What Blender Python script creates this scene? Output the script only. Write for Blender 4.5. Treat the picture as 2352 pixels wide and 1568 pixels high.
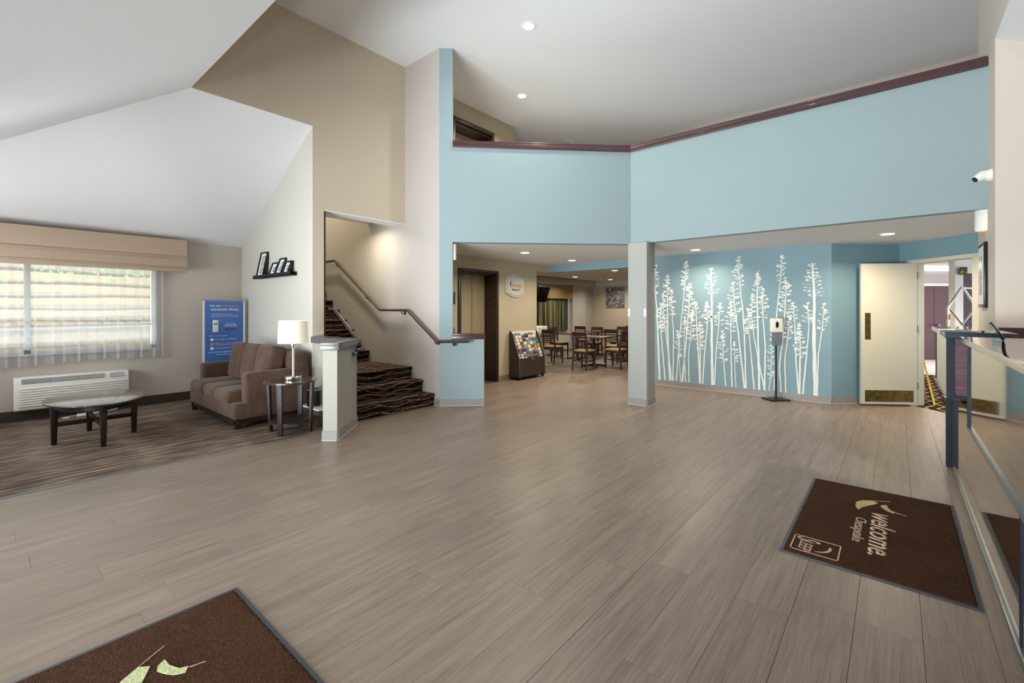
import bpy, bmesh, math, random
from mathutils import Vector, Matrix, Euler
PI = math.pi
random.seed(7)
scene = bpy.context.scene
for o in list(bpy.data.objects): bpy.data.objects.remove(o, do_unlink=True)
C = scene.collection

# ------------------------------------------------------------------ camera
# building axes: +x runs towards the far right of the photo, +y towards the far left
cam_d = bpy.data.cameras.new('camera'); cam = bpy.data.objects.new('camera', cam_d); C.objects.link(cam)
cam.location = (0, 0, 1.44)
cam.rotation_euler = (PI/2, 0, 0.704167 - PI/2)
cam_d.sensor_width = 36.0
cam_d.lens = 36.0*1038.25/2352
cam_d.shift_y = -(784-710.66)/2352
cam_d.clip_start = 0.05; cam_d.clip_end = 200
scene.camera = cam

# ------------------------------------------------------------------ world, lights, exposure
w = bpy.data.worlds.new('world'); scene.world = w; w.use_nodes = True
wn = w.node_tree.nodes['Background']; wn.inputs[0].default_value = (0.86, 0.93, 1.0, 1); wn.inputs[1].default_value = 1.15
scene.view_settings.view_transform = 'Standard'
scene.view_settings.look = 'None'
scene.view_settings.exposure = 0.6
scene.view_settings.gamma = 1.0
scene.view_settings.use_curve_mapping = False
cy = scene.cycles
cy.use_denoising = True
cy.max_bounces = 10; cy.diffuse_bounces = 6; cy.glossy_bounces = 4; cy.transmission_bounces = 6; cy.transparent_max_bounces = 8
cy.sample_clamp_indirect = 6.0
cy.caustics_reflective = False; cy.caustics_refractive = False

def area(name, loc, direction, sx, sy, power, col=(1, 1, 1), spread=PI, disk=False):
    l = bpy.data.lights.new(name, 'AREA'); l.energy = power; l.color = col; l.spread = spread
    l.shape = 'DISK' if disk else 'RECTANGLE'; l.size = sx
    if not disk: l.size_y = sy
    o = bpy.data.objects.new(name, l); C.objects.link(o); o.location = loc
    o.rotation_euler = Vector(direction).to_track_quat('-Z', 'Y').to_euler()
    return o
DAY = (0.95, 0.98, 1.0); WARM = (1.0, 0.86, 0.66); NEU = (1.0, 0.95, 0.88)
# daylight through the glazed entrance behind the camera, the seating-area window and the dining window; an uplight and a side light are added
area('daylight_entrance', (-1.75, 2.9, 1.2), (1, 0.0, 0.45), 3.8, 2.2, 200, DAY)
area('ceiling_uplight', (-2.7, 3.0, .15), (1, 0.0, 1.15), 5.0, 2.2, 820, DAY)  # added lamp aimed upward to brighten the ceilings
area('seating_side_fill', (-1.6, 6.9, 1.5), (1, -.55, 0.25), 2.4, 1.3, 92, DAY)  # added side light for the seating area, behind the added window
area('daylight_window', (0.40, 10.1, .05), (0, -.45, 1), 4.2, 2.0, 600, DAY)
area('daylight_dining', (12.1, 8.9, 1.5), (0, -1, 0), 1.6, 1.3, 30, DAY)

# ------------------------------------------------------------------ materials
def lin(c):
    if isinstance(c, str):
        c = tuple(int(c[i:i+2], 16)/255 for i in (0, 2, 4))
    return tuple((v/12.92 if v <= .04045 else ((v+.055)/1.055)**2.4) for v in c) + (1,)
MATS = {}
def new_mat(name, col='888888', rough=.6, metal=0, spec=.5, emit=None, estr=0, coat=0, ior=None):
    m = bpy.data.materials.new(name); m.use_nodes = True
    b = m.node_tree.nodes['Principled BSDF']
    b.inputs['Base Color'].default_value = lin(col); b.inputs['Roughness'].default_value = rough
    b.inputs['Metallic'].default_value = metal; b.inputs['Specular IOR Level'].default_value = spec
    if ior: b.inputs['IOR'].default_value = ior
    if coat: b.inputs['Coat Weight'].default_value = coat; b.inputs['Coat Roughness'].default_value = .03
    if emit: b.inputs['Emission Color'].default_value = lin(emit); b.inputs['Emission Strength'].default_value = estr
    MATS[name] = m
    return m
def N(m, t, **kw):
    n = m.node_tree.nodes.new(t)
    for k, v in kw.items(): setattr(n, k, v)
    return n
def L(m, a, b): m.node_tree.links.new(a, b)
def coords(m, scale=(1, 1, 1), loc=(0, 0, 0), rot=(0, 0, 0), rnd=0.0):
    tc = N(m, 'ShaderNodeTexCoord'); mp = N(m, 'ShaderNodeMapping')
    mp.inputs['Scale'].default_value = scale; mp.inputs['Location'].default_value = loc; mp.inputs['Rotation'].default_value = rot
    src = tc.outputs['Object']
    if rnd:
        oi = N(m, 'ShaderNodeObjectInfo'); mu = N(m, 'ShaderNodeMath', operation='MULTIPLY'); mu.inputs[1].default_value = rnd
        ad = N(m, 'ShaderNodeVectorMath', operation='ADD')
        L(m, oi.outputs['Random'], mu.inputs[0]); L(m, src, ad.inputs[0]); L(m, mu.outputs[0], ad.inputs[1]); src = ad.outputs[0]
    L(m, src, mp.inputs['Vector'])
    return mp.outputs['Vector']
def noise(m, vec, scale=5, detail=3, rough=.5):
    n = N(m, 'ShaderNodeTexNoise'); n.inputs['Scale'].default_value = scale; n.inputs['Detail'].default_value = detail
    n.inputs['Roughness'].default_value = rough; L(m, vec, n.inputs['Vector']); return n.outputs['Fac']
def ramp(m, fac, stops, interp='LINEAR'):
    r = N(m, 'ShaderNodeValToRGB'); r.color_ramp.interpolation = interp
    e = r.color_ramp.elements
    while len(e) > 1: e.remove(e[-1])
    e[0].position = stops[0][0]; e[0].color = lin(stops[0][1])
    for p, c in stops[1:]:
        k = e.new(p); k.color = lin(c)
    L(m, fac, r.inputs['Fac']); return r.outputs['Color']
def bump(m, h, strength=.2, dist=.01):
    b = N(m, 'ShaderNodeBump'); b.inputs['Strength'].default_value = strength; b.inputs['Distance'].default_value = dist
    L(m, h, b.inputs['Height']); L(m, b.outputs['Normal'], m.node_tree.nodes['Principled BSDF'].inputs['Normal'])
def setc(m, out, inp='Base Color'): L(m, out, m.node_tree.nodes['Principled BSDF'].inputs[inp])
def mixc(m, fac, a, b, mode='MIX'):
    x = N(m, 'ShaderNodeMix', data_type='RGBA', blend_type=mode)
    if hasattr(fac, 'links'): L(m, fac, x.inputs[0])
    else: x.inputs[0].default_value = fac
    for v, i in ((a, 6), (b, 7)):
        if hasattr(v, 'links'): L(m, v, x.inputs[i])
        else: x.inputs[i].default_value = lin(v)
    return x.outputs[2]
def math_(m, op, a, b=None):
    n = N(m, 'ShaderNodeMath', operation=op)
    for v, i in ((a, 0), (b, 1)):
        if v is None: continue
        if hasattr(v, 'links'): L(m, v, n.inputs[i])
        else: n.inputs[i].default_value = v
    return n.outputs[0]

def paint(name, col, rough=.62, bs=.25, var=.03):
    m = new_mat(name, col, rough, spec=.35)
    v = coords(m)
    n1 = noise(m, v, 34, 4, .6); bump(m, n1, bs, .006)
    n2 = noise(m, v, 1.3, 2)
    c = lin(col)
    d = tuple(max(0, x*(1-var*2)) for x in c[:3]); 
    x = N(m, 'ShaderNodeMix', data_type='RGBA'); L(m, n2, x.inputs[0])
    x.inputs[6].default_value = (*d, 1); x.inputs[7].default_value = c
    setc(m, x.outputs[2])
    return m
M_ceil = paint('ceiling_white', 'e6e6e8', .8, .05, .01)
M_teal = paint('teal_paint', '94a5aa')
M_teal2 = paint('teal_wallcovering', '84a0ab', .6, .12)
M_tan = paint('tan_paint', 'cfc2ae')
M_beige = paint('beige_paint', 'bcb8b0')
M_grey = paint('greige_paint', 'c6bcb3')
M_pink = paint('pale_taupe_paint', 'b9b0ac')
M_peach = paint('peach_paint', 'd3c8bd')
M_cream = paint('cream_paint', 'bfb59c')
M_stairwall = paint('stairwell_cream', 'd5cfbc')
M_half = paint('half_wall_paint', 'a29e95')
M_post = paint('post_grey_paint', 'a9aaa7')
M_hall = paint('hall_grey', 'c9c2bc')
M_base = new_mat('grey_vinyl_base', '8f8a88', .45)
M_based = new_mat('dark_vinyl_base', '3c312c', .5)
M_caulk = new_mat('pale_caulk', 'c9c3b6', .6)
M_maroon = new_mat('maroon_cap_wood', '4a3136', .32, coat=.3)
v = coords(M_maroon, (3, 40, 40)); setc(M_maroon, ramp(M_maroon, noise(M_maroon, v, 3, 3), [(.3, '3d262a'), (.7, '57393d')]))
M_darkframe = new_mat('dark_brown_frame', '3b2a22', .4)
M_doorcream = new_mat('cream_door_paint', 'cbc5b2', .45)
M_elevdoor = new_mat('elevator_door_cream', 'b0a485', .45)
M_brass = new_mat('aged_brass', '6f6234', .35, .9)
v = coords(M_brass, (8, 8, 8)); setc(M_brass, ramp(M_brass, noise(M_brass, v, 2.2, 5, .7), [(.3, '4a4022'), (.6, '857645'), (.8, '5c4f2b')]))
M_chrome = new_mat('chrome', 'd8d8d6', .14, 1)
M_alu = new_mat('satin_aluminium', '8b9093', .34, .9)
M_blackmetal = new_mat('black_metal', '17181b', .4, .2)
M_bluepost = new_mat('dark_blue_laminate_edge', '101a2a', .5, spec=.3)
M_espresso = new_mat('espresso_wood', '1f1714', .45, spec=.3)
v = coords(M_espresso, (2, 30, 30)); setc(M_espresso, ramp(M_espresso, noise(M_espresso, v, 3, 3), [(.3, '191311'), (.7, '2c201b')]))
M_white = new_mat('white_plastic', 'eceae4', .4)
M_whitep = new_mat('white_print', 'e9ebe8', .6)
M_black = new_mat('black_plastic', '0d0d0f', .3)
M_screen = new_mat('dark_screen', '060608', .12)
M_paper = new_mat('white_paper', 'e6e4de', .7)
M_rail = new_mat('rail_brown_metal', '4b383a', .35, .3)
M_glow = new_mat('lamp_glow', 'ffffff', .5, emit='fff6e4', estr=14)
M_shadeglow = new_mat('lamp_shade_linen', 'd6d0c4', .8, emit='fff1da', estr=.16)

# plank floor
M_plank = new_mat('oak_plank', '8d8075', .38, spec=.45)
v = coords(M_plank, (.55, 7, 1), rnd=17)
g1 = noise(M_plank, v, 3.0, 5, .62)
v2 = coords(M_plank, (1.3, 95, 1), rnd=31)
g2 = noise(M_plank, v2, 2.5, 4, .7)
base = ramp(M_plank, g1, [(.30, '6b5c50'), (.5, '83736a'), (.70, '968576')])
fine = ramp(M_plank, g2, [(.38, '63554a'), (.60, '9a8978')])
cc = mixc(M_plank, .45, base, fine)
oi = N(M_plank, 'ShaderNodeObjectInfo')
hs = N(M_plank, 'ShaderNodeHueSaturation'); mr = N(M_plank, 'ShaderNodeMapRange')
mr.inputs[3].default_value = .92; mr.inputs[4].default_value = 1.06
L(M_plank, oi.outputs['Random'], mr.inputs[0]); L(M_plank, mr.outputs[0], hs.inputs['Value']); L(M_plank, cc, hs.inputs['Color'])
setc(M_plank, hs.outputs['Color'])
rr = N(M_plank, 'ShaderNodeMapRange'); rr.inputs[3].default_value = .28; rr.inputs[4].default_value = .46
L(M_plank, g2, rr.inputs[0]); setc(M_plank, rr.outputs[0], 'Roughness')
bump(M_plank, g2, .12, .002)
M_joint = new_mat('plank_joint', '4a423c', .8)

# striped carpet of the seating area: fine wandering stripes along x
M_carpet = new_mat('striped_carpet', '5a4a40', .95, spec=.1)
v = coords(M_carpet, (.8, 9, 1)); n1 = noise(M_carpet, v, 2.2, 3, .6)
v2 = coords(M_carpet, (.9, 62, 1), loc=(3, 1, 0)); n2 = noise(M_carpet, v2, 1.5, 1, .4)
v3 = coords(M_carpet, (1.1, 40, 1), loc=(7, 5, 0)); n3 = noise(M_carpet, v3, 1.6, 1, .4)
c1 = ramp(M_carpet, n2, [(.38, '2a2120'), (.45, '564843'), (.50, 'b39d88'), (.55, '594b46'), (.64, '2c2423')])
c2 = ramp(M_carpet, n3, [(.38, '332a2a'), (.47, '8a7a74'), (.52, 'c8ac8c'), (.57, '524541'), (.72, '75655e')])
cm = mixc(M_carpet, ramp(M_carpet, n1, [(.42, '000000'), (.58, 'ffffff')]), c1, c2)
vv = coords(M_carpet, (1, 1, 1)); ch = N(M_carpet, 'ShaderNodeTexChecker'); ch.inputs['Scale'].default_value = 110; L(M_carpet, vv, ch.inputs['Vector'])
cm2 = mixc(M_carpet, .35, cm, ch.outputs['Color'], 'MULTIPLY'); setc(M_carpet, cm2)
bump(M_carpet, noise(M_carpet, vv, 220, 2), .5, .004)

def wavy_mat(name, bg1, bg2, lines, sx=1.0, freq=1.0):
    """carpet with hand-drawn looking wavy lines running along x and stacked along y+z"""
    m = new_mat(name, bg1, .95, spec=.1)
    tc = N(m, 'ShaderNodeTexCoord'); sp = N(m, 'ShaderNodeSeparateXYZ'); L(m, tc.outputs['Object'], sp.inputs[0])
    s = math_(m, 'ADD', math_(m, 'MULTIPLY', sp.outputs[1], .5), sp.outputs[2])
    n = noise(m, tc.outputs['Object'], 9, 2)
    col = mixc(m, math_(m, 'GREATER_THAN', n, .5), bg1, bg2)
    for per, amp, wl, ph, wd, c in lines:
        a = math_(m, 'SINE', math_(m, 'ADD', math_(m, 'MULTIPLY', sp.outputs[0], 2*PI/wl*freq), ph))
        a2 = math_(m, 'SINE', math_(m, 'ADD', math_(m, 'MULTIPLY', sp.outputs[0], 2*PI/(wl*2.3)), ph*2.1))
        off = math_(m, 'ADD', math_(m, 'MULTIPLY', a, amp), math_(m, 'MULTIPLY', a2, amp*.9))
        q = math_(m, 'DIVIDE', math_(m, 'ADD', s, off), per)
        f = math_(m, 'ABSOLUTE', math_(m, 'SUBTRACT', math_(m, 'FRACT', math_(m, 'ADD', q, 40.0)), .5))
        msk = math_(m, 'LESS_THAN', f, wd)
        col = mixc(m, msk, col, c)
    vv = tc.outputs['Object']
    fl = noise(m, vv, 260, 2)
    col = mixc(m, .35, col, ramp(m, fl, [(.3, '777777'), (.7, 'ffffff')]), 'MULTIPLY')
    setc(m, col); bump(m, fl, .6, .003)
    return m
M_stair = wavy_mat('wavy_stair_carpet', '191415', '231b1c',
                   [(.088, .016, .52, 0.3, .055, 'b08560'), (.098, .018, .46, 2.2, .045, '7d6552'), (.083, .014, .61, 4.1, .04, '6b5548')])
M_hallcarpet = new_mat('zigzag_hall_carpet', '2c211b', .95, spec=.1)
m = M_hallcarpet
tc = N(m, 'ShaderNodeTexCoord'); sp = N(m, 'ShaderNodeSeparateXYZ'); L(m, tc.outputs['Object'], sp.inputs[0])
zx = math_(m, 'ABSOLUTE', math_(m, 'SUBTRACT', math_(m, 'FRACT', math_(m, 'ADD', math_(m, 'DIVIDE', sp.outputs[0], .46), 50.0)), .5))
q = math_(m, 'ADD', math_(m, 'DIVIDE', sp.outputs[1], .13), math_(m, 'MULTIPLY', zx, 1.5))
f = math_(m, 'ABSOLUTE', math_(m, 'SUBTRACT', math_(m, 'FRACT', math_(m, 'ADD', q, 50.0)), .5))
setc(m, mixc(m, math_(m, 'LESS_THAN', f, .09), '261d19', 'b39263'))

# floor mats
M_mat = new_mat('brown_loop_mat', '40291f', .98, spec=.05)
v = coords(M_mat); f1 = noise(M_mat, v, 190, 3, .7); f2 = noise(M_mat, v, 3, 3)
c = ramp(M_mat, f1, [(.3, '281912'), (.5, '432e22'), (.68, '74583f')])
setc(M_mat, mixc(M_mat, .25, c, ramp(M_mat, f2, [(.3, '332019'), (.7, '5e3d30')]))); bump(M_mat, f1, 1.0, .008)
M_rubber = new_mat('grey_rubber_edge', '3c454d', .6)
def fuzzy(name, a, b):
    m = new_mat(name, a, .95, spec=.1); v = coords(m); f1 = noise(m, v, 150, 2, .7)
    setc(m, ramp(m, f1, [(.35, a), (.65, b)])); bump(m, f1, .8, .004); return m
M_matpink = fuzzy('mat_print_pink', 'b08f7c', 'd9bda8')
M_matleaf = fuzzy('mat_print_leaf', '9c9160', 'c9c088')
M_matleaf2 = fuzzy('mat_print_leaf_pale', 'a3a878', 'cfd3a8')

# upholstery
M_sofa = new_mat('brown_microfibre', '4b382f', .9, spec=.15)
v = coords(M_sofa); f1 = noise(M_sofa, v, 60, 4, .6); f2 = noise(M_sofa, v, 6, 3)
setc(M_sofa, mixc(M_sofa, .5, ramp(M_sofa, f1, [(.35, '3f2e27'), (.65, '5c463b')]), ramp(M_sofa, f2, [(.3, '412f28'), (.7, '5f493f')])))
bump(M_sofa, f1, .3, .003)
M_sofa.node_tree.nodes['Principled BSDF'].inputs['Sheen Weight'].default_value = .12
M_shade = new_mat('linen_tan', 'c4ad98', .9, spec=.15)
v = coords(M_shade, (14, 14, 60)); f1 = noise(M_shade, v, 6, 4, .7)
setc(M_shade, ramp(M_shade, f1, [(.35, 'b7a08b'), (.65, 'cdb8a3')])); bump(M_shade, f1, .25, .002)
M_shade2 = new_mat('linen_gold', '9c8661', .9, spec=.15)
M_seatpad = new_mat('mustard_vinyl', 'a88d62', .5)
M_cherry = new_mat('dark_cherry_wood', '3c2824', .35)
v = coords(M_cherry, (20, 20, 3)); setc(M_cherry, ramp(M_cherry, noise(M_cherry, v, 3, 3), [(.3, '2c1c19'), (.7, '46302a')]))
M_tabletop = new_mat('table_top_wood', '7a6353', .3)
M_rackwood = new_mat('rack_dark_wood', '3a2c28', .45)
v = coords(M_rackwood, (18, 18, 3)); setc(M_rackwood, ramp(M_rackwood, noise(M_rackwood, v, 3, 3), [(.3, '30231f'), (.7, '463631')]))
M_zebra = new_mat('striped_maroon_laminate', '4a2f3a', .35)
v = coords(M_zebra, (2, 2, 70)); setc(M_zebra, ramp(M_zebra, noise(M_zebra, v, 2.2, 3, .6), [(.35, '33202a'), (.55, '583843'), (.7, '6e4b55')]))
M_counter = new_mat('high_gloss_brown_laminate', '33241c', .07, spec=1.0, coat=1.0, ior=1.7)
v = coords(M_counter, (1.5, 20, 20)); setc(M_counter, ramp(M_counter, noise(M_counter, v, 3, 3), [(.3, '3a281f'), (.7, '4c372b')]))
M_countertop = new_mat('gloss_dark_top', '2b211e', .05, spec=1.0, coat=1.0, ior=1.7)
M_coffee = new_mat('coffee_table_top', '3a2a24', .24, coat=.6)

# sheer curtain
M_sheer = bpy.data.materials.new('sheer_curtain'); M_sheer.use_nodes = True; nt = M_sheer.node_tree; nt.nodes.clear()
out = N(M_sheer, 'ShaderNodeOutputMaterial'); mx = N(M_sheer, 'ShaderNodeMixShader'); mx2 = N(M_sheer, 'ShaderNodeMixShader')
tr = N(M_sheer, 'ShaderNodeBsdfTransparent'); tl = N(M_sheer, 'ShaderNodeBsdfTranslucent'); df = N(M_sheer, 'ShaderNodeBsdfDiffuse')
tl.inputs[0].default_value = (.66, .69, .72, 1); df.inputs[0].default_value = (.74, .77, .80, 1)
mx2.inputs[0].default_value = .5; L(M_sheer, tl.outputs[0], mx2.inputs[1]); L(M_sheer, df.outputs[0], mx2.inputs[2])
lw = N(M_sheer, 'ShaderNodeLayerWeight'); lw.inputs[0].default_value = .35
mrr = N(M_sheer, 'ShaderNodeMapRange'); mrr.inputs[3].default_value = .36; mrr.inputs[4].default_value = .92
L(M_sheer, lw.outputs['Facing'], mrr.inputs[0]); L(M_sheer, mrr.outputs[0], mx.inputs[0])
L(M_sheer, tr.outputs[0], mx.inputs[1]); L(M_sheer, mx2.outputs[0], mx.inputs[2]); L(M_sheer, mx.outputs[0], out.inputs[0])
M_glass = bpy.data.materials.new('window_glass'); M_glass.use_nodes = True; nt = M_glass.node_tree; nt.nodes.clear()
out = N(M_glass, 'ShaderNodeOutputMaterial'); mx = N(M_glass, 'ShaderNodeMixShader'); tr = N(M_glass, 'ShaderNodeBsdfTransparent'); gl = N(M_glass, 'ShaderNodeBsdfGlossy')
gl.inputs['Roughness'].default_value = .02; fr = N(M_glass, 'ShaderNodeFresnel'); fr.inputs[0].default_value = 1.5
tr.inputs[0].default_value = (.93, .96, .95, 1)
L(M_glass, fr.outputs[0], mx.inputs[0]); L(M_glass, tr.outputs[0], mx.inputs[1]); L(M_glass, gl.outputs[0], mx.inputs[2]); L(M_glass, mx.outputs[0], out.inputs[0])
M_greencurtain = new_mat('olive_stripe_drape', '5d5a3a', .8)
v = coords(M_greencurtain, (9, 1, .2)); setc(M_greencurtain, ramp(M_greencurtain, noise(M_greencurtain, v, 2.4, 3), [(.35, '3b3826'), (.5, '6f6c48'), (.6, '8d8b66'), (.72, '474530')]))
M_beans = new_mat('bean_photo_canvas', '3a3034', .6)
v = coords(M_beans, (16, 16, 16)); vo = N(M_beans, 'ShaderNodeTexVoronoi'); L(M_beans, v, vo.inputs['Vector'])
nz = noise(M_beans, v, .9, 4, .6)
setc(M_beans, ramp(M_beans, math_(M_beans, 'ADD', math_(M_beans, 'MULTIPLY', vo.outputs['Distance'], .55), math_(M_beans, 'MULTIPLY', nz, .7)), [(.50, 'd8d3d4'), (.58, '8d8487'), (.64, '2a2024'), (.9, '1c1518')]))
M_photo = new_mat('grey_photo', '8c8f90', .3)
v = coords(M_photo, (14, 14, 14)); setc(M_photo, ramp(M_photo, noise(M_photo, v, 1.6, 4), [(.3, '4c4f52'), (.5, '9ea1a2'), (.7, 'd0d2d2')]))
M_bannerblue = new_mat('banner_blue', '3f6fb8', .35)
v = coords(M_bannerblue, (1, 1, 1)); 
setc(M_bannerblue, ramp(M_bannerblue, noise(M_bannerblue, v, 1.4, 1), [(.3, '3a69b4'), (.7, '4f7cc2')]))
M_coral = new_mat('coral_print', 'e27f6c', .5)
M_orange = new_mat('orange_print', 'c08a4a', .5)
M_darkprint = new_mat('dark_print', '3b3835', .5)
M_greyprint = new_mat('grey_print', '8f8d88', .5)
M_yellow = new_mat('safety_yellow', 'e6c52a', .45)
M_hallmaroon = new_mat('hall_door_maroon', '5b3d41', .4)
M_halldark = new_mat('hall_door_dark', '3a2628', .35)
M_siding = new_mat('tan_siding', 'd3b897', .8)
M_ground = new_mat('outdoor_ground', 'a8a69d', .9)
M_leafg = new_mat('outdoor_foliage', '84996c', .8)
M_tile = paint('acoustic_tile', 'c9c6bd', .8, .5)

# ------------------------------------------------------------------ geometry helpers
class MB:
    def __init__(s): s.v = []; s.f = []
    def add(s, vs, fs):
        k = len(s.v); s.v += [tuple(p) for p in vs]; s.f += [tuple(i+k for i in f) for f in fs]; return s
    def box(s, x0, x1, y0, y1, z0, z1, R=None, o=None):
        P = [Vector((x, y, z)) for x in (x0, x1) for y in (y0, y1) for z in (z0, z1)]
        if R is not None:
            o = Vector(o) if o is not None else Vector(((x0+x1)/2, (y0+y1)/2, (z0+z1)/2))
            P = [R @ (p-o) + o for p in P]
        return s.add(P, [(0, 1, 3, 2), (4, 6, 7, 5), (0, 4, 5, 1), (2, 3, 7, 6), (0, 2, 6, 4), (1, 5, 7, 3)])
    def prism(s, poly, a0, a1, axis='z'):
        n = len(poly)
        def P(u, v, a):
            return {'z': (u, v, a), 'x': (a, u, v), 'y': (u, a, v)}[axis]
        vs = [P(u, v, a0) for u, v in poly] + [P(u, v, a1) for u, v in poly]
        fs = [tuple(range(n))[::-1], tuple(range(n, 2*n))] + [(i, (i+1) % n, n+(i+1) % n, n+i) for i in range(n)]
        return s.add(vs, fs)
    def tube(s, pts, r, n=8, cap=True, sx=1, sy=1):
        pts = [Vector(p) for p in pts]; rs = r if isinstance(r, (list, tuple)) else [r]*len(pts)
        rings = []
        up = None
        for i, p in enumerate(pts):
            if i == 0: d = (pts[1]-p).normalized()
            elif i == len(pts)-1: d = (p-pts[i-1]).normalized()
            else: d = ((pts[i+1]-p).normalized() + (p-pts[i-1]).normalized()).normalized()
            if up is None:
                up = Vector((0, 0, 1)) if abs(d.z) < .9 else Vector((1, 0, 0))
            a = d.cross(up).normalized(); b = a.cross(d).normalized(); up = b
            rings.append([p + a*math.cos(2*PI*k/n)*rs[i]*sx + b*math.sin(2*PI*k/n)*rs[i]*sy for k in range(n)])
        vs = [q for rg in rings for q in rg]; fs = []
        for i in range(len(pts)-1):
            for k in range(n):
                fs.append((i*n+k, i*n+(k+1) % n, (i+1)*n+(k+1) % n, (i+1)*n+k))
        if cap: fs += [tuple(range(n))[::-1], tuple((len(pts)-1)*n+k for k in range(n))]
        return s.add(vs, fs)
    def lathe(s, prof, c=(0, 0, 0), n=24, sx=1, sy=1, cap=True):
        vs = []; fs = []
        for r, z in prof:
            for k in range(n): vs.append((c[0]+r*sx*math.cos(2*PI*k/n), c[1]+r*sy*math.sin(2*PI*k/n), c[2]+z))
        for i in range(len(prof)-1):
            for k in range(n): fs.append((i*n+k, i*n+(k+1) % n, (i+1)*n+(k+1) % n, (i+1)*n+k))
        if cap: fs += [tuple(range(n))[::-1], tuple((len(prof)-1)*n+k for k in range(n))]
        return s.add(vs, fs)
    def soft(s, c, size, r, bulge=(0, 0, 0), R=None):
        """rounded, slightly crowned cushion"""
        sx, sy, sz = [q/2 for q in size]
        def ts(h):
            k = min(r/h, .9); return [-1, -1+k*.18, -1+k*.5, -1+k, -.45*(1-k), 0, .45*(1-k), 1-k, 1-k*.5, 1-k*.18, 1]
        T = [ts(sx), ts(sy), ts(sz)]; idx = {}; vs = []; fs = []
        H = (sx, sy, sz)
        def vid(i, j, k):
            key = (i, j, k)
            if key in idx: return idx[key]
            t = (T[0][i], T[1][j], T[2][k]); p = Vector([t[a]*H[a] for a in range(3)])
            inn = Vector([max(-(H[a]-r), min(H[a]-r, p[a])) for a in range(3)]); d = p-inn
            q = inn + (d.normalized()*r if d.length > 1e-9 else d)
            for a in range(3):
                o1, o2 = [b for b in range(3) if b != a]
                q[a] += bulge[a]*t[a]*(1-t[o1]**2)*(1-t[o2]**2)
            if R is not None: q = R @ q
            vs.append(q+Vector(c)); idx[key] = len(vs)-1; return idx[key]
        n = 10
        for i in range(n):
            for j in range(n):
                fs.append((vid(i, j, 0), vid(i, j+1, 0), vid(i+1, j+1, 0), vid(i+1, j, 0)))
                fs.append((vid(i, j, n), vid(i+1, j, n), vid(i+1, j+1, n), vid(i, j+1, n)))
                fs.append((vid(i, 0, j), vid(i+1, 0, j), vid(i+1, 0, j+1), vid(i, 0, j+1)))
                fs.append((vid(i, n, j), vid(i, n, j+1), vid(i+1, n, j+1), vid(i+1, n, j)))
                fs.append((vid(0, i, j), vid(0, i, j+1), vid(0, i+1, j+1), vid(0, i+1, j)))
                fs.append((vid(n, i, j), vid(n, i+1, j), vid(n, i+1, j+1), vid(n, i, j+1)))
        return s.add(vs, fs)
    def mesh(s, name, mats, bev=0, seg=2, smooth=True):
        me = bpy.data.meshes.new(name); me.from_pydata(s.v, [], s.f); me.validate()
        bm = bmesh.new(); bm.from_mesh(me); bmesh.ops.recalc_face_normals(bm, faces=bm.faces)
        if bev:
            ed = [e for e in bm.edges if len(e.link_faces) == 2 and e.calc_face_angle(0) > .5]
            bmesh.ops.bevel(bm, geom=ed, offset=bev, segments=seg, profile=.5, affect='EDGES', clamp_overlap=True)
        bm.to_mesh(me); bm.free()
        for m in (mats if isinstance(mats, (list, tuple)) else [mats]): me.materials.append(m)
        if smooth:
            for p in me.polygons: p.use_smooth = True
            me.set_sharp_from_angle(angle=math.radians(35))
        return me
    def build(s, name, mats, parent=None, bev=0, seg=2, smooth=True, loc=None, rot=None):
        o = bpy.data.objects.new(name, s.mesh(name, mats, bev, seg, smooth)); C.objects.link(o)
        if parent is not None: o.parent = parent
        if loc is not None: o.location = loc
        if rot is not None: o.rotation_euler = rot
        return o
def struct(name, mb, mat, parent=None, **kw):
    o = mb.build(name, mat, parent, **kw)
    if parent is None: o['kind'] = 'structure'
    return o
def sempty(name, loc=(0, 0, 0), rz=0):
    o = bpy.data.objects.new(name, None); C.objects.link(o); o.location = loc; o.rotation_euler = (0, 0, rz); o['kind'] = 'structure'; o.empty_display_size = .1
    return o
def thing(name, label, cat, loc=(0, 0, 0), rz=0, group=None, rot=None):
    o = bpy.data.objects.new(name, None); C.objects.link(o); o.location = loc; o.rotation_euler = rot or (0, 0, rz)
    o.empty_display_size = .1
    return tag(o, label, cat, group)
def tag(o, label, cat, group=None):
    o['label'] = label; o['category'] = cat
    if group: o['group'] = group
    return o
def dup(root, loc, rz, label, group=None):
    r = root.copy(); C.objects.link(r); r.location = loc; r.rotation_euler = (0, 0, rz); r['label'] = label
    if group: r['group'] = group
    for ch in list(root.children):
        c = ch.copy(); C.objects.link(c); c.parent = r
        for g in ch.children:
            d = g.copy(); C.objects.link(d); d.parent = c
    return r
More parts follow.
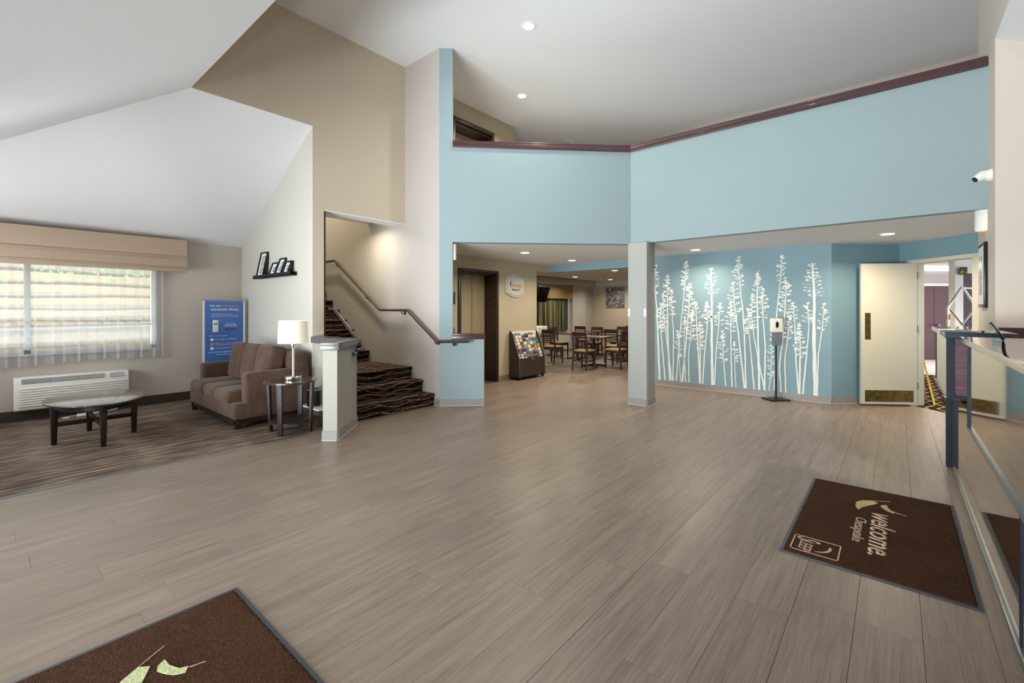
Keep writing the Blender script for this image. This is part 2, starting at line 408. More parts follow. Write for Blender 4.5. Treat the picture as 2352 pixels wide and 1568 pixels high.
def text_mesh(name, s, mat, box, shear=0, thick=.0012, M=None, parent=None, bold=0, z=0):
    """text fitted into box (x0,x1,y0,y1) of a local plane, then mapped by matrix M"""
    cu = bpy.data.curves.new(name, 'FONT'); cu.body = s; cu.shear = shear; cu.offset = bold; cu.resolution_u = 3
    cu.align_x = 'LEFT'; cu.space_line = 1.0
    to = bpy.data.objects.new(name, cu); C.objects.link(to)
    bpy.context.view_layer.update()
    me = bpy.data.meshes.new_from_object(to.evaluated_get(bpy.context.evaluated_depsgraph_get()))
    bpy.data.objects.remove(to, do_unlink=True); bpy.data.curves.remove(cu)
    xs = [v.co.x for v in me.vertices]; ys = [v.co.y for v in me.vertices]
    x0, x1, y0, y1 = box; ax = (x1-x0)/(max(xs)-min(xs)); ay = (y1-y0)/(max(ys)-min(ys)); mx_, my_ = min(xs), min(ys)
    bm = bmesh.new(); bm.from_mesh(me)
    for v in bm.verts: v.co = Vector((x0+(v.co.x-mx_)*ax, y0+(v.co.y-my_)*ay, z))
    ex = bmesh.ops.extrude_face_region(bm, geom=bm.faces[:])
    for e in ex['geom']:
        if isinstance(e, bmesh.types.BMVert): e.co.z += thick
    if M is not None: bm.transform(M)
    bm.to_mesh(me); bm.free(); me.materials.clear(); me.materials.append(mat); me.name = name
    o = bpy.data.objects.new(name, me); C.objects.link(o)
    if parent is not None: o.parent = parent
    return o
def face_matrix(origin, right, up):
    r = Vector(right).normalized(); u = Vector(up).normalized(); n = r.cross(u)
    m = Matrix.Identity(4)
    for i in range(3): m[i][0] = r[i]; m[i][1] = u[i]; m[i][2] = n[i]; m[i][3] = origin[i]
    return m

S = 2.45; CE = 5.34; LOFT = 2.72
R2 = math.sqrt(.5)
def slab_wall(p0, p1, t, z0, z1, side=1):
    """plan quad of a wall whose visible face runs p0->p1, thickness t to the left (side=1) or right"""
    d = Vector((p1[0]-p0[0], p1[1]-p0[1])).normalized(); n = Vector((-d.y, d.x))*t*side
    return [(p0[0], p0[1]), (p1[0], p1[1]), (p1[0]+n.x, p1[1]+n.y), (p0[0]+n.x, p0[1]+n.y)]
def baseboard(name, pts, h=.10, mat=None, side=-1, t=.012, caulk=True):
    mb = MB()
    for a, b in zip(pts[:-1], pts[1:]): mb.prism(slab_wall(a, b, t, 0, h, side), 0.0, h)
    o = struct(name, mb, mat or M_base)
    if caulk:
        mc = MB()
        for a, b in zip(pts[:-1], pts[1:]): mc.prism(slab_wall(a, b, t+.006, 0, h, side), 0.0, .006)
        mc.build('caulk_line', M_caulk, o)
    return o

# ================================================================== FLOORS
fl = struct('floor', MB().box(-1.5, 15.0, -3.4, 8.75, -.12, -.004), M_joint)
PW, PL = .2355, 1.22
cF = (math.cos(.704167), math.sin(.704167)); cR = (math.sin(.704167), -math.cos(.704167))
def in_view(x, y):
    d = x*cF[0]+y*cF[1]; s_ = x*cR[0]+y*cR[1]
    return d > .9 and abs(s_)/d < 1.30
planks = []
for k in range(-6, 38):
    ya = .146 + (k-1)*PW; yb = ya+PW
    if ya > 8.6: break
    ym = (ya+yb)/2
    if ym < 5.25: xa = -1.35
    elif ym < 6.15: xa = 2.4
    else: xa = 7.95
    if ym < .8: xb = 9.3
    elif ym < 3.85: xb = 8.47
    else: xb = 14.8
    off = random.Random(k*13+5).random()*PL
    if k == 9: off = (1.075) % PL
    if k == 0: off = (2.63) % PL
    x = xa - ((xa-off) % PL)
    while x < xb:
        a, b = max(x, xa), min(x+PL, xb)
        if b-a > .05: planks.append((a, b, ya, min(yb, 8.62)))
        x += PL
cache = {}
vis = []; rest = []
for p in planks:
    mx_, my_ = (p[0]+p[1])/2, (p[2]+p[3])/2
    seen = any(in_view(x, y) for x in (p[0], mx_, p[1]) for y in (p[2], p[3])) and my_ > -.5
    (vis if seen else rest).append(p)
vis.sort(key=lambda p: ((p[0]+p[1])/2)*cF[0]+((p[2]+p[3])/2)*cF[1])
rest += vis[298:]; vis = vis[:298]
g = .0005; ch = .0005
def plank_mb(L_, W_, mb, x, y):
    a, b, c, d = x+g, x+L_-g, y+g, y+W_-g
    vs = [(a, c, -.004), (b, c, -.004), (b, d, -.004), (a, d, -.004), (a, c, -ch), (b, c, -ch), (b, d, -ch), (a, d, -ch),
          (a+ch, c+ch, 0), (b-ch, c+ch, 0), (b-ch, d-ch, 0), (a+ch, d-ch, 0)]
    fs = [(3, 2, 1, 0), (8, 9, 10, 11)] + [(i, (i+1) % 4, 4+(i+1) % 4, 4+i) for i in range(4)] + [(4+i, 4+(i+1) % 4, 8+(i+1) % 4, 8+i) for i in range(4)]
    mb.add(vs, fs)
for a, b, c, d in vis:
    key = (round(b-a, 3), round(d-c, 3))
    if key not in cache:
        mb = MB(); plank_mb(key[0], key[1], mb, 0, 0); cache[key] = mb.mesh('plank', M_plank, smooth=False)
    o = bpy.data.objects.new('plank', cache[key]); C.objects.link(o); o.parent = fl; o.location = (a, c, 0)
mb = MB()
for a, b, c, d in rest: plank_mb(b-a, d-c, mb, a, c)
o = mb.build('distant_planks', M_plank, fl, smooth=False); o['kind'] = 'stuff'

carpet = struct('floor_carpet', MB().prism([(-1.34, 5.2), (2.95, 5.2), (2.95, 6.0), (2.94, 8.62), (-1.34, 8.62)], 0.0005, .006), M_carpet)
struct('trim_1', MB().prism([(-.020, 0), (.020, 0), (.014, .005), (0, .009), (-.014, .005)], -1.34, 2.44, 'x'), M_alu, loc=(0, 5.195, .001))
struct('floor_hall', MB().prism([(7.9, -1.36), (9.31, .05), (17.9, .15), (17.9, -4.5), (7.9, -4.5)], .0005, .006), M_hallcarpet)
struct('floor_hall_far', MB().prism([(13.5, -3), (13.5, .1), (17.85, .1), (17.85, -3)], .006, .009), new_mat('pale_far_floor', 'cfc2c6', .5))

# ================================================================== WALLS AND CEILINGS
K = .5525
# window wall (left)
wx0, wx1, wz0, wz1 = -.95, 1.74, .86, 2.25
mb = MB().box(-1.48, wx0, 8.6, 8.75, 0, 2.6).box(wx1, 3.08, 8.6, 8.75, 0, 2.6).box(wx0, wx1, 8.6, 8.75, 0, wz0).box(wx0, wx1, 8.6, 8.75, wz1, 2.6)
struct('wall_left', mb, M_grey)
struct('wall_return', MB().prism([(6.045, 0), (8.6, 0), (8.6, 2.53), (6.045, 3.93)], 2.92, 3.08, 'x'), M_beige)
# stair wall, tan, with the opening for the stairs
mb = MB().prism([(1.535, 3.93), (2.92, 3.93), (2.92, 0), (3.08, 0), (3.08, 2.82), (4.435, 2.82), (4.435, CE), (1.535, CE)], 6.03, 6.044, 'y')
mb.prism([(3.08, 2.82), (4.435, 2.82), (4.435, CE), (1.535, CE), (1.535, 3.96), (3.08, 3.96)], 6.044, 6.19, 'y')
struct('wall_stair', mb, M_tan)
struct('ceiling_stair', MB().box(3.08, 4.435, 6.03, 6.30, 2.806, 2.819), M_ceil)
# taupe wall carrying on into the stairwell
struct('wall_stairwell_right', MB().prism([(4.435, 5.19), (4.435, 10.3), (4.56, 10.3), (4.56, 5.265)], 0, CE), M_pink)
struct('wall_stairwell_left', MB().box(2.95, 3.08, 8.6, 10.3, 0, CE).box(2.95, 3.078, 6.045, 8.6, 3.0, CE), M_stairwall)
struct('wall_stairwell_back', MB().box(3.08, 4.435, 10.3, 10.4, 0, CE), M_stairwall)
# blue chamfer: full-height post, upper parapet, low wall at the foot
a = (4.435, 5.19); b = (4.576, 5.049); c = (6.505, 3.12); d = (4.907, 4.718)
t = .13
struct('wall_blue_post', MB().prism(slab_wall(a, b, t, 0, 1, 1), 0, CE), M_teal)
struct('wall_blue_upper', MB().prism(slab_wall(b, (6.505, 3.12), t, 0, 1, 1)[:2] + [(6.505+.13, 3.12+.054), (b[0]+t*R2, b[1]+t*R2)], S-.002, 3.875), M_teal)
struct('wall_blue_right', MB().prism([(6.505, 3.12), (6.505, -.72), (6.635, -.72), (6.635, 3.174)], S-.002, 3.875), M_teal)
struct('wall_blue_low', MB().prism(slab_wall(b, d, t, 0, 1, 1), 0, 1.0), M_teal)
def cap(name, pts_in, z0, h, over, mat, depth):
    """moulded wall cap: lower fascia and thinner lip above it, mitred along pts_in"""
    o = sempty(name)
    n = len(pts_in)
    def off(k):
        out = []
        for i, p in enumerate(pts_in):
            ns = []
            if i > 0: d_ = Vector(pts_in[i])-Vector(pts_in[i-1]); ns.append(Vector((-d_.y, d_.x)).normalized())
            if i < n-1: d_ = Vector(pts_in[i+1])-Vector(pts_in[i]); ns.append(Vector((-d_.y, d_.x)).normalized())
            nn = sum(ns, Vector((0, 0))); nn = nn/ (nn.length**2) * len(ns) if len(ns) > 1 else ns[0]
            out.append(Vector(p) + nn*k)
        return out
    def poly(k0, k1): return [tuple(q) for q in off(k0)] + [tuple(q) for q in off(k1)[::-1]]
    MB().prism(poly(-over, depth+over), z0, z0+h*.68).build('fascia', mat, o, bev=.003)
    MB().prism(poly(-over+.008, depth+over-.008), z0+h*.68, z0+h).build('cap_top', mat, o, bev=.004)
    return o
cap('trim_2', [b, c, (6.505, -.695)], 3.865, .10, .028, M_maroon, .13)
cap('trim_3', [(b[0]-.01, b[1]+.01), (d[0]+.012, d[1]-.012)], .995, .083, .02, M_maroon, .13)
# half wall by the stairs
hw = [(2.44, 4.80), (2.55, 4.695), (3.07, 5.17), (3.07, 6.03), (2.93, 6.03), (2.93, 5.262)]
struct('wall_half', MB().prism(hw, 0, 1.0), M_half)
cp = sempty('trim_4')
hwc = [(2.41, 4.80), (2.55, 4.665), (3.095, 5.16), (3.095, 6.03), (2.895, 6.03), (2.895, 5.277)]
M_cap2 = new_mat('grey_brown_cap', '6a6468', .3, coat=.3)
MB().prism(hwc, .992, 1.05).build('fascia', M_cap2, cp, bev=.003)
MB().prism([(x*.994+.017 if x < 2.7 else x, y*.998+.01 if y < 5 else y) for x, y in hwc], 1.05, 1.075).build('cap_top', M_cap2, cp, bev=.004)
# pillar
struct('pillar', MB().box(6.41, 6.71, 2.82, 3.12, 0, S), M_post, bev=.006)
# soffit / loft deck
sof = [(4.52, 5.26), (6.62, 3.16), (6.62, -.72), (7.2, -.72), (7.2, -1.4), (7.9, -1.4), (9.262, -.04), (8.5, .76), (8.5, 4.0), (8.55, 6.1), (8.0, 6.1), (4.52, 6.11)]
struct('ceiling_soffit', MB().prism(sof, S, LOFT), M_ceil)
struct('ceiling_loft_deck', MB().prism([(4.56, 5.25), (6.63, 3.18), (6.63, -.6), (7.1, -1.4), (10, -1.4), (10, 8.5), (4.56, 8.5)], LOFT+.001, LOFT+.02), M_ceil)
# main flat ceiling
struct('ceiling', MB().box(1.45, 10.2, -1.5, 10.4, CE, CE+.12), M_ceil)
# sloped ceilings of the low perimeter
def slabp(pts, sx=0, sy=0, th=.1):
    mb = MB(); n = len(pts); mb.add(list(pts) + [(x+sx, y+sy, z+th) for x, y, z in pts], [tuple(range(n)), tuple(range(n, 2*n))[::-1]] + [(i, (i+1) % n, n+(i+1) % n, n+i) for i in range(n)]); return mb
ed = (1.56, 3.6)   # the beam edge sits on this plan line
zt = 3.93; ze = zt-K*(8.6-6.03)
struct('ceiling_sloped_left', slabp([(2.92, 8.6, ze), (2.92, 6.03, zt), (1.535, 6.03, zt), (-1.335, 8.6, ze)], 0, .1), M_ceil)
struct('ceiling_sloped_entrance', slabp([(1.535, 6.03, zt), (1.56, -.70, zt), (-1.335, -3.27, ze), (-1.335, 8.6, ze)], -.1, 0), M_ceil)
struct('ceiling_sloped_reception', slabp([(1.56, -.70, 3.95), (6.09, -.70, 3.95), (6.09, -3.27, 2.41), (-1.335, -3.27, 2.41)], 0, -.1), M_ceil)
struct('wall_entrance_upper', MB().prism([(1.535, 6.19), (1.56, -.85), (1.42, -.85), (1.42, 6.19)], zt+.001, CE), M_tan)
# right side: tall wall, reception recess
struct('wall_right', MB().box(6.09, 7.2, -.85, -.70, 0, CE), M_peach)
struct('wall_right_upper', MB().box(1.56, 6.09, -.85, -.70, 3.952, CE), M_peach)
struct('wall_reception_back', MB().box(6.09, 6.2, -3.4, -.85, 0, 4.0), M_peach)
struct('wall_reception_side', MB().box(-1.48, 6.2, -3.4, -3.27, 0, 2.7), M_peach)
struct('wall_right_return', MB().box(7.08, 7.2, -1.5, -.85, 0, CE).box(7.2, 7.95, -1.5, -1.38, 0, S), M_peach)
# loft rooms
struct('wall_loft_door', MB().box(4.56, 5.67, 6.23, 6.35, LOFT, CE).box(6.71, 7.41, 6.23, 6.35, LOFT, CE).box(5.67, 6.71, 6.23, 6.35, 4.98, CE), M_cream)
struct('wall_loft_return', MB().box(7.29, 7.41, 6.35, 8.4, LOFT, CE), M_teal2)
struct('wall_loft_far', MB().box(7.3, 10.0, 8.4, 8.5, LOFT, CE), M_teal2)
struct('wall_loft_back', MB().box(9.87, 9.99, -1.5, 8.5, LOFT, CE), M_peach)
struct('wall_loft_right', MB().box(7.2, 9.87, -1.5, -1.4, LOFT, CE), M_peach)
# mural wall, chamfer, door wall, header beam
mw = struct('wall_mural', MB().prism([(8.43, 3.9), (8.43, .75), (8.55, .80), (8.55, 3.9)], 0, S), M_teal2)
M_teal3 = paint('teal_chamfer', '7897a2', .6, .15)
struct('wall_chamfer', MB().prism([(8.43, .75), (9.225, -.045), (9.31, .04), (8.55, .80)], 0, S), M_teal3)
P0 = Vector((9.225, -.037)); DD = Vector((-R2, -R2)); NN = Vector((R2, -R2))
def dw(s0, s1, z0, z1, t=.12, n0=0.0):
    p = P0+DD*s0+NN*n0; q = P0+DD*s1+NN*n0
    return [(p.x, p.y), (q.x, q.y), (q.x+NN.x*t, q.y+NN.y*t), (p.x+NN.x*t, p.y+NN.y*t)]
mb = MB().prism(dw(-.1, .25, 0, 0), 0, S).prism(dw(.25, 1.06, 0, 0), 2.13, S).prism(dw(1.06, 1.85, 0, 0), 0, S)
struct('wall_door', mb, M_teal3)
struct('wall_header', MB().box(8.43, 8.55, 3.9, 6.1, 2.285, S), M_teal2)
# elevator wall
mb = MB().box(4.56, 5.70, 6.10, 6.22, 0, S).box(6.70, 8.03, 6.10, 6.22, 0, S).box(5.70, 6.70, 6.10, 6.22, 2.19, S).box(8.03, 8.55, 6.10, 6.22, 2.285, S)
struct('wall_elevator', mb, M_cream)
# dining room
mb = MB().box(8.0, 11.24, 8.6, 8.72, 0, 2.6).box(12.95, 14.9, 8.6, 8.72, 0, 2.6).box(11.24, 12.95, 8.6, 8.72, 0, .78).box(11.24, 12.95, 8.6, 8.72, 2.2, 2.6)
mb.box(13.25, 14.1, 8.5, 8.6, 0, 2.3)
struct('wall_dining_left', mb, M_beige)
struct('wall_dining_back', MB().box(14.77, 14.9, 3.8, 8.6, 0, 2.6), paint('dining_tan', 'c4b69f'))
struct('wall_dining_right', MB().box(8.55, 14.77, 3.78, 3.9, 0, 2.6), M_beige)
struct('wall_dining_near', MB().box(7.9, 8.02, 6.22, 8.6, 0, 2.6), M_beige)
# dining ceiling: lay-in tiles on a grid
dc = struct('ceiling_dining', MB().box(8.0, 14.77, 3.9, 8.6, 2.47, 2.55), new_mat('tile_gap', '8f8b82', .9))
tm = MB().box(.006, .604, .006, .604, -.012, .004).mesh('ceiling_tile', M_tile, bev=.003, seg=1, smooth=False)
nt_ = 0
for i in range(11):
    for j in range(8):
        x, y = 8.06+i*.61, 3.92+j*.61
        if x+.6 > 14.77 or y+.6 > 8.62: continue
        if x < 8.5 and y < 6.2: continue
        o = bpy.data.objects.new('ceiling_tile', tm); C.objects.link(o); o.parent = dc; o.location = (x, y, 2.462)
struct('trim_5', MB().box(8.03, 14.45, 8.30, 8.6, 2.27, 2.45).box(14.45, 14.77, 3.9, 8.6, 2.27, 2.45), M_beige)
# entrance wall behind the camera
mb = MB().box(-1.48, -1.335, -3.4, .0, 0, 2.6).box(-1.48, -1.335, 4.9, 5.6, 0, 2.6).box(-1.48, -1.335, 8.2, 8.75, 0, 2.6).box(-1.48, -1.335, 5.6, 8.2, 0, .8).box(-1.48, -1.335, 5.6, 8.2, 2.3, 2.6).box(-1.48, -1.335, 0, 4.9, 2.35, 2.6)
struct('wall_entrance', mb, M_beige)
de = sempty('door_1')
mb = MB()
for y in (0.0, 1.2, 2.43, 3.66, 4.84): mb.box(-1.45, -1.38, y, y+.06, 0, 2.35)
mb.box(-1.45, -1.38, 0, 4.9, 2.29, 2.35).box(-1.45, -1.38, 0, 4.9, 0, .08).box(-1.45, -1.38, 0, 4.9, 1.0, 1.05)
mb.build('frame', M_alu, de)
MB().box(-1.42, -1.41, 0.03, 4.87, .05, 2.3).build('pane', M_glass, de)

wn3 = sempty('window_added')  # unseen window, added to let light onto the seating area
MB().box(-1.45, -1.38, 5.6, 8.2, .8, .85).box(-1.45, -1.38, 5.6, 8.2, 2.25, 2.3).box(-1.45, -1.38, 5.6, 5.65, .8, 2.3).box(-1.45, -1.38, 8.15, 8.2, .8, 2.3).box(-1.45, -1.38, 6.87, 6.93, .8, 2.3).build('window_frame', M_white, wn3)
MB().box(-1.42, -1.414, 5.65, 8.15, .85, 2.25).build('pane', M_glass, wn3)
# baseboards
baseboard('baseboard_left', [(-1.33, 8.6), (2.92, 8.6)], .14, M_based, side=-1, caulk=False)
baseboard('baseboard_return', [(2.92, 8.6), (2.92, 6.05)], .14, M_based, side=-1, caulk=False)
baseboard('baseboard_stair', [(4.435, 5.30), (4.435, 5.19), (4.907, 4.718)], side=-1)
baseboard('baseboard_half', [(2.93, 5.262), (2.44, 4.80), (2.55, 4.695), (3.07, 5.17), (3.07, 5.29)], side=-1)
baseboard('baseboard_pillar', [(6.71, 3.12), (6.41, 3.12), (6.41, 2.82), (6.71, 2.82), (6.71, 3.12)], side=-1)
baseboard('baseboard_mural', [(8.43, 3.9), (8.43, .75), (9.0, .18)], side=-1)
baseboard('baseboard_elevator', [(6.73, 6.10), (8.03, 6.10)], side=-1, mat=new_mat('taupe_base', '8b7b66', .5))
baseboard('baseboard_dining', [(8.03, 8.6), (13.25, 8.6), (13.25, 8.5), (14.1, 8.5), (14.1, 8.6), (14.77, 8.6), (14.77, 3.9)], side=-1, caulk=False)

# ================================================================== MURAL PRINT (flat print on the wall)
def mural():
    """tall flowering stalks in white; (y, z) on the wall face, crown from top down to zc"""
    sc = 4.481
    W = []
    f_, hy = 1038.25, 710.66
    def w(x, y):
        u = 1500+x/sc; v_ = 570+y/sc
        rx = cF[0]+cR[0]*(u-1176)/f_; ry = cF[1]+cR[1]*(u-1176)/f_
        t_ = 8.43/rx
        return (ry*t_, 1.44+(hy-v_)/f_*t_)
    T = [  # stem points top->base in tracing units, crown bottom, crown half width, stem width, density
        ([(25, 190), (15, 350), (40, 640), (68, 1350)], 480, 48, 16, 1), ([(150, 290), (148, 500), (152, 900), (172, 1360)], 600, 46, 15, 1),
        ([(190, 440), (195, 640), (212, 900), (204, 1360)], 700, 42, 11, 1), ([(100, 470), (110, 700), (160, 1100), (195, 1362)], 850, 36, 10, 1),
        ([(65, 620), (80, 850), (125, 1357)], 860, 36, 12, 1.2), ([(345, 140), (320, 450), (280, 850), (238, 1365)], 420, 42, 10, 1),
        ([(375, 370), (370, 620), (340, 950), (300, 1375)], 720, 54, 14, 1.2), ([(255, 850), (265, 1100), (285, 1370)], 1130, 42, 7, .8),
        ([(400, 680), (385, 900), (365, 1100), (370, 1380)], 960, 38, 9, 1), ([(325, 740), (320, 1000), (335, 1377)], 900, 40, 8, 1),
        ([(440, 570), (450, 800), (470, 1150), (482, 1390)], 720, 46, 14, 1), ([(485, 770), (485, 1050), (487, 1392)], 1050, 52, 12, 1.2),
        ([(550, 560), (560, 780), (530, 1080), (510, 1397)], 780, 52, 12, 1.1), ([(595, 210), (605, 500), (604, 1000), (612, 1405)], 480, 76, 24, 1),
        ([(690, 575), (680, 750), (650, 1050), (632, 1407)], 800, 48, 11, .9), ([(716, 855), (718, 1000), (725, 1150), (748, 1417)], 1170, 50, 9, 1),
        ([(800, 560), (800, 800), (803, 1100), (812, 1425)], 860, 58, 12, 1.2), ([(835, 970), (842, 1200), (852, 1432)], 1190, 44, 8, .8),
        ([(820, 350), (840, 600), (880, 900), (942, 1440)], 700, 74, 15, .9), ([(878, 95), (890, 350), (925, 650), (945, 1000), (955, 1440)], 400, 64, 14, 1),
        ([(975, 630), (985, 850), (1010, 1100), (1040, 1450)], 880, 46, 12, 1.1), ([(1020, 480), (1015, 700), (1045, 950), (1148, 1462)], 850, 46, 12, 1),
        ([(1075, 255), (1072, 600), (1083, 1000), (1093, 1455)], 620, 58, 19, 1), ([(1130, 415), (1130, 700), (1155, 1000), (1148, 1462)], 715, 52, 15, 1),
        ([(1222, 880), (1222, 1100), (1210, 1330), (1190, 1465)], 1340, 40, 7, .8), ([(1325, 80), (1310, 330), (1270, 690), (1250, 1465)], 360, 54, 14, 1),
        ([(1370, 335), (1360, 600), (1335, 950), (1300, 1200), (1318, 1480)], 670, 72, 15, 1.2), ([(1405, 665), (1390, 900), (1355, 1150), (1366, 1485)], 950, 46, 11, 1),
        ([(1440, 560), (1460, 800), (1470, 1150), (1498, 1500)], 760, 48, 14, 1), ([(1500, 790), (1515, 1000), (1507, 1500)], 1130, 60, 17, 1.2),
        ([(1590, 560), (1605, 800), (1580, 1100), (1540, 1505)], 780, 70, 15, 1), ([(1640, 160), (1660, 480), (1655, 900), (1672, 1517)], 500, 105, 38, 1),
        ([(1760, 570), (1745, 800), (1700, 1100), (1690, 1517)], 850, 58, 13, .9)]
    mb = MB(); X = 8.4288; th = 0
    rnd = random.Random(3)
    layer = [0]
    def poly(pts):
        x = X - .00012*(layer[0] % 9) ; layer[0] += 1
        vs = [(x, *w(*p)) for p in pts]; mb.add(vs, [tuple(range(len(vs)))])
    def blob(x, y, r, sq=.6, n=9):
        ph = rnd.random()*6
        poly([(x+math.cos(2*PI*k/n+ph)*r*(.75+.5*rnd.random()), y+math.sin(2*PI*k/n+ph)*r*sq*(.75+.5*rnd.random())) for k in range(n)])
    def at(st, y):
        for (x0, y0), (x1, y1) in zip(st[:-1], st[1:]):
            if y0 <= y <= y1: return x0+(x1-x0)*(y-y0)/(y1-y0)
        return st[-1][0]
    for st, yc, hwid, wd, den in T:
        y0, y1 = st[0][1], st[-1][1]; n = 26
        Lp, Rp = [], []
        for i in range(n+1):
            y = y0+(y1-y0)*i/n; x = at(st, y) + math.sin(i*1.3+y0)*1.2
            h = wd*(.34+.86*(i/n)**.7)/2*(1+.12*rnd.uniform(-1, 1))
            Lp.append((x-h, y)); Rp.append((x+h, y))
        for i in range(n): poly([Lp[i], Lp[i+1], Rp[i+1], Rp[i]])
        y = y0; side = 1
        blob(st[0][0], y0+6, 11, 1.1)
        span = yc-y0
        while y < yc:
            q = (y-y0)/span
            reach = hwid*(.22+.78*min(1, q*1.9))*(1-.25*max(0, q-.6)/.4)*rnd.uniform(.4, 1.15)
            x = at(st, y); up = rnd.uniform(-5, 20)
            if rnd.random() < .25: side = -side
            ex, ey = x+side*reach, y-up
            poly([(x, y-2), (x+side*reach*.5, y+2-up*.2), (ex, ey-1.5), (ex, ey+1.5), (x+side*reach*.5, y+5-up*.2), (x, y+3)])
            big = rnd.choice([.7, 1, 1, 1.35])
            blob(ex, ey-2, rnd.uniform(8, 14)*den**.5*big, .55)
            for _ in range(rnd.choice([0, 1, 1, 2])):
                blob(ex-side*rnd.uniform(6, 18), ey-rnd.uniform(-5, 7), rnd.uniform(5, 12)*den**.5, rnd.uniform(.4, .75))
            if rnd.random() < .45: blob(x+side*reach*.5, y-up*.5-3, rnd.uniform(5, 10)*den**.5, .6)
            if q < .45 and rnd.random() < .7: blob(x+side*reach*.3, y-3, rnd.uniform(7, 12), .7)
            side = -side; y += rnd.uniform(8, 24)/den
    return mb
mo = mural().build('mural_print', M_whitep, mw, smooth=False)

# ================================================================== WINDOWS
win = sempty('window_1')
mb = MB().box(wx0, wx1, 8.62, 8.70, wz0, wz0+.05).box(wx0, wx1, 8.62, 8.70, wz1-.05, wz1).box(wx0, wx0+.05, 8.62, 8.70, wz0, wz1).box(wx1-.05, wx1, 8.62, 8.70, wz0, wz1)
mb.box(.37, .43, 8.62, 8.70, wz0, wz1)
mb.build('window_frame', M_white, win)
MB().box(wx0+.05, wx1-.05, 8.635, 8.665, 1.205, 1.235).build('glazing_bar', M_alu, win)
MB().box(wx0+.05, .37, 8.65, 8.656, wz0+.05, wz1-.05).build('pane', M_glass, win)
MB().box(.43, wx1-.05, 8.65, 8.656, wz0+.05, wz1-.05).build('pane', M_glass, win)
MB().box(wx0-.02, wx1+.02, 8.575, 8.64, wz0-.025, wz0).build('window_sill', M_white, win, bev=.004)
# outdoors: neighbouring building with projecting board courses, ground, hedge
ob = tag(bpy.data.objects.new('neighbour_building', None), 'tan boarded building seen through the sheer curtain of the seating-area window', 'building'); C.objects.link(ob); ob.location = (0, 12.4, 0)
MB().box(-6, 7, 0, .3, 0, 2.9).build('wall', new_mat('outdoor_tan_wall', 'b9ae9f', .8), ob)
rb = random.Random(5)
for i in range(9):
    z = .12+i*.235
    mb = MB(); xs = [-6+k*.65 for k in range(21)]
    top = [(x, z+.14+.02*math.sin(x*1.9+i*1.7)) for x in xs]; bot = [(x, z+.015*math.sin(x*1.3+i)) for x in xs[::-1]]
    for k in range(20): mb.prism([(xs[k], z+.015*math.sin(xs[k]*1.3+i)), (xs[k+1], z+.015*math.sin(xs[k+1]*1.3+i)), top[k+1], top[k]], -.06, 0, 'y')
    mb.build('board', M_siding, ob)
gnd = MB().box(-30, 40, 8.76, 60, -.3, -.02); struct('ground', gnd, M_ground)
hb = MB()
for i in range(1500):
    x, y, z = rb.uniform(-6, 7), rb.uniform(11.2, 12.0), rb.uniform(1.95, 3.1)
    a = rb.uniform(0, PI); r = rb.uniform(.02, .055)
    hb.add([(x-r*math.cos(a), y, z), (x, y-r*.5, z+r), (x+r*math.cos(a), y, z), (x, y+r*.4, z-r)], [(0, 1, 2), (0, 2, 3)])
o = hb.build('foliage', M_leafg); o['kind'] = 'stuff'; tag(o, 'bright green leaves overhanging outside the seating-area window', 'foliage')

# sheer curtain: gathered folds
def drape(x0, x1, y, z0, z1, amp, pitch, n, seed, hem=.02, taper=0):
    r = random.Random(seed); mb = MB(); nx = n; nz = 8; ph = [r.random()*2*PI for _ in range(4)]
    rows = []
    for j in range(nz+1):
        q = j/nz; row = []
        for i in range(nx+1):
            s_ = i/nx; x = x0+(x1-x0)*s_
            a = amp*(.5+.5*(1-q))*(math.sin(s_*(x1-x0)/pitch*2*PI+ph[0])+.55*math.sin(s_*(x1-x0)/pitch*2*PI*1.63+ph[1]+q*.6)+.3*math.sin(s_*(x1-x0)/pitch*2*PI*.37+ph[2]))
            z = z0+(z1-z0)*q + (hem*math.sin(s_*9+ph[3]) if j == 0 else 0)
            row.append((x+a*.5, y+a, z))
        rows.append(row)
    vs = [p for rw in rows for p in rw]; W_ = nx+1
    fs = [(j*W_+i, j*W_+i+1, (j+1)*W_+i+1, (j+1)*W_+i) for j in range(nz) for i in range(nx)]
    return mb.add(vs, fs)
t = thing('sheer_curtain', 'white translucent sheer curtain hanging in gathered folds over the window', 'curtain', (0.4, 8.545, .72))
drape(-1.45, 1.42, 0, 0, 1.36, .017, .135, 300, 4).build('curtain_fabric', M_sheer, t)
mb = MB().tube([(-1.5, 0, 1.37), (1.45, 0, 1.37)], .009, 8); mb.build('curtain_rod', M_alu, t)
# roman shade over it: stacked flat folds with a return at the end
t = thing('roman_shade', 'tan linen roman shade gathered in flat folds over the seating-area window', 'window shade', (0.5, 8.485, 2.02))
prof = [(0, .49), (-.095, .49), (-.10, .30), (-.112, .245), (-.098, .24), (-.104, .22), (-.118, .10), (-.124, .075), (-.108, .07), (-.11, .045), (-.112, .0), (-.02, .0), (0, .02)]
MB().prism([(y*1.0, z) for y, z in prof], -1.75, 1.585, 'x').build('shade_fabric', M_shade, t, bev=.004)
MB().box(-1.75, 1.590, -.124, .0, .205, .222).build('fold', M_shade, t, bev=.005)
MB().box(-1.75, 1.592, -.130, .0, .055, .070).build('fold', M_shade, t, bev=.005)
t = thing('wall_unit', 'white through-wall air conditioner with louvred front under the window', 'air conditioner', (.83, 8.585, .15))
prof = [(0, 0), (-.15, .0), (-.175, .02), (-.18, .33), (-.155, .415), (0, .425)]
MB().prism(prof, -.555, .56, 'x').build('body', M_white, t, bev=.012, seg=3)
for k in range(8):
    z = .055+k*.031
    MB().box(-.52, .525, -.192, -.176, z, z+.017).build('louvre', M_white, t, bev=.006)
